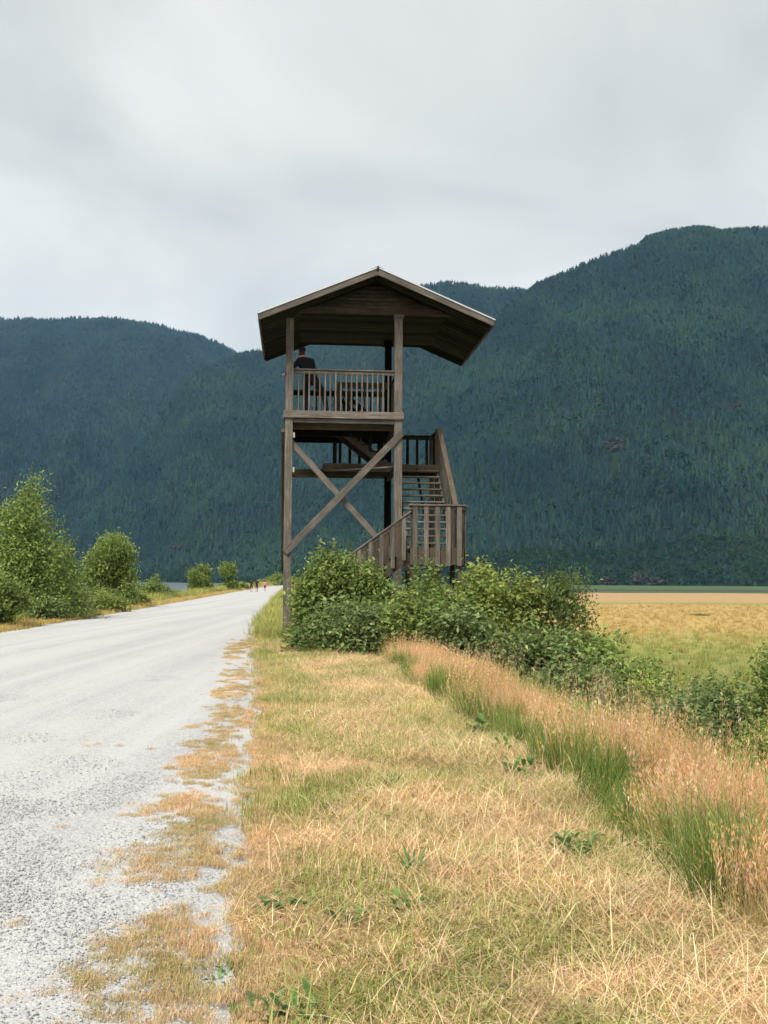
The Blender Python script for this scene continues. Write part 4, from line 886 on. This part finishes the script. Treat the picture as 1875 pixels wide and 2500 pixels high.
scatter('gravel', P, rots(len(P), 0, 97), r.uniform(.9, 1.1, len(P)), r.integers(0, 5, len(P)), PC_STONE, 'loose grey crushed stones on the near part of the path', 'gravel')

# ------------------------------------------------------------------ single weeds on the verge and the gravel edge
def weed(name, label, x, y, n, ln, wid, lean, cols, seed, stem=0.0):
    r = np.random.default_rng(seed); gz = float(ground_z(x, y)) + fnoise(x * .9, y * .9, 3) * .05
    root = empty(name, (x, y, gz)); tag(root, label, 'weed', 'green weeds in the mown verge')
    for k in range(n):
        az = 6.28 * k / n * 2.4 + r.uniform(-.3, .3); le = lean * r.uniform(.5, 1.1); L_ = ln * r.uniform(.6, 1.15); c = cj(r, cols[r.integers(len(cols))]); V, F, C = [], [], []
        p = np.array([.01 * math.cos(az), .01 * math.sin(az), stem * r.uniform(0, 1)]); sg = 6
        if stem: p[:2] = r.normal(0, .055, 2); az = math.atan2(p[1], p[0]) + r.normal(0, .8); L_ *= .55; le = r.uniform(.3, 1.3)
        for j in range(sg + 1):
            f_ = j / sg; w = wid * (math.sin(math.pi * min(1, .12 + f_ * .86)) ** .8) * (1 + .3 * (j % 2)) * .5; l_ = le + f_ * .75
            V += [p + w * np.array([-math.sin(az), math.cos(az), .25]), p.copy(), p - w * np.array([-math.sin(az), math.cos(az), -.25])]; C += [c, c * .85, c]
            p = p + L_ / sg * np.array([math.cos(az) * math.sin(l_), math.sin(az) * math.sin(l_), math.cos(l_)])
        for j in range(sg):
            a = j * 3; F += [(a, a + 1, a + 4, a + 3), (a + 1, a + 2, a + 5, a + 4)]
        link('leaf', arrmesh('weed_leaf', V, F, [M_LEAF], C, True), root)
WC = [(.09, .16, .05), (.11, .18, .055), (.075, .135, .05)]
for i, (x, y, n, ln, wid, lean, stem, lb) in enumerate((
        (.16, 5.45, 11, .26, .035, .35, 0, 'upright long-leaved plantain in the middle of the verge'), (.06, 7.6, 12, .22, .03, .3, 0, 'long-leaved plantain farther up the verge left of the leafy weed'),
        (1.08, 5.75, 34, .12, .035, .9, .18, 'bushy dark green leafy weed by the tall grass edge'), (-.08, 9.35, 16, .16, .05, .9, .06, 'small round dark weed on the straw, far up the verge'),
        (1.10, 9.1, 14, .18, .04, .6, .18, 'leafy weed at the foot of the tall grass, far up the verge'), (-.36, 3.78, 26, .17, .035, 1.0, .05, 'spreading green weed at the bottom edge beside the gravel'),
        (-.98, 4.55, 16, .09, .014, 1.1, 0, 'small grey-green rosette on the gravel edge'), (.10, 4.85, 12, .15, .03, .7, .08, 'dark green weed below the plantain'),
        (-.15, 4.75, 10, .12, .035, .9, .05, 'small broad-leaved weed left of the plantain'), (.68, 3.72, 14, .13, .05, 1.0, .06, 'round-leaved dark weed at the bottom edge'),
        (-.62, 4.15, 12, .09, .016, 1.0, .02, 'feathery small weed where gravel meets straw'), (1.12, 8.0, 14, .2, .045, .6, .2, 'broad-leaved dock against the tall grass'), (-1.08, 3.85, 8, .05, .014, 1.0, 0, 'tiny weed on the gravel near the bottom edge'),
        (-.47, 4.95, 9, .13, .05, .6, .05, 'broad-leaved weed on the brown turf at the verge edge'), (1.0, 10.4, 16, .18, .045, .7, .18, 'leafy green clump at the bend of the tall grass'))):
    weed('weed_plant', lb, x, y, int(n * (1.4 if not stem else 3.0)), ln * .85, wid * (.5 if not stem else .75), lean, WC, 200 + i, stem)
# dark clump of weeds lying in the ochre field
plant('weed_clump', 'low dark green weed patch alone in the ochre field', 'weed', 41.8, 132, -2.35, 1.3, DARKG, 900, .25, seed=150, ry=.6)

# ------------------------------------------------------------------ haze over the valley
m_haze = bpy.data.materials.new('valley_haze'); m_haze.use_nodes = True; t = m_haze.node_tree; t.nodes.clear()
ho = t.nodes.new('ShaderNodeOutputMaterial'); pv = t.nodes.new('ShaderNodeVolumePrincipled')
pv.inputs['Color'].default_value = (0.34, 0.62, 1.0, 1); pv.inputs['Density'].default_value = 0.000036; pv.inputs['Anisotropy'].default_value = 0.0
t.links.new(pv.outputs[0], ho.inputs['Volume'])
x0, x1, y0, y1, z0, z1 = -7600, 7600, -60, 8000, -8, 1720
HV = [(x, y, z) for z in (z0, z1) for y in (y0, y1) for x in (x0, x1)]
HF = [(0, 2, 3, 1), (4, 5, 7, 6), (0, 1, 5, 4), (2, 6, 7, 3), (0, 4, 6, 2), (1, 3, 7, 5)]
tag(link('haze', arrmesh('haze', HV, HF, [m_haze])), 'thin blue haze filling the valley', 'haze', kind='stuff')
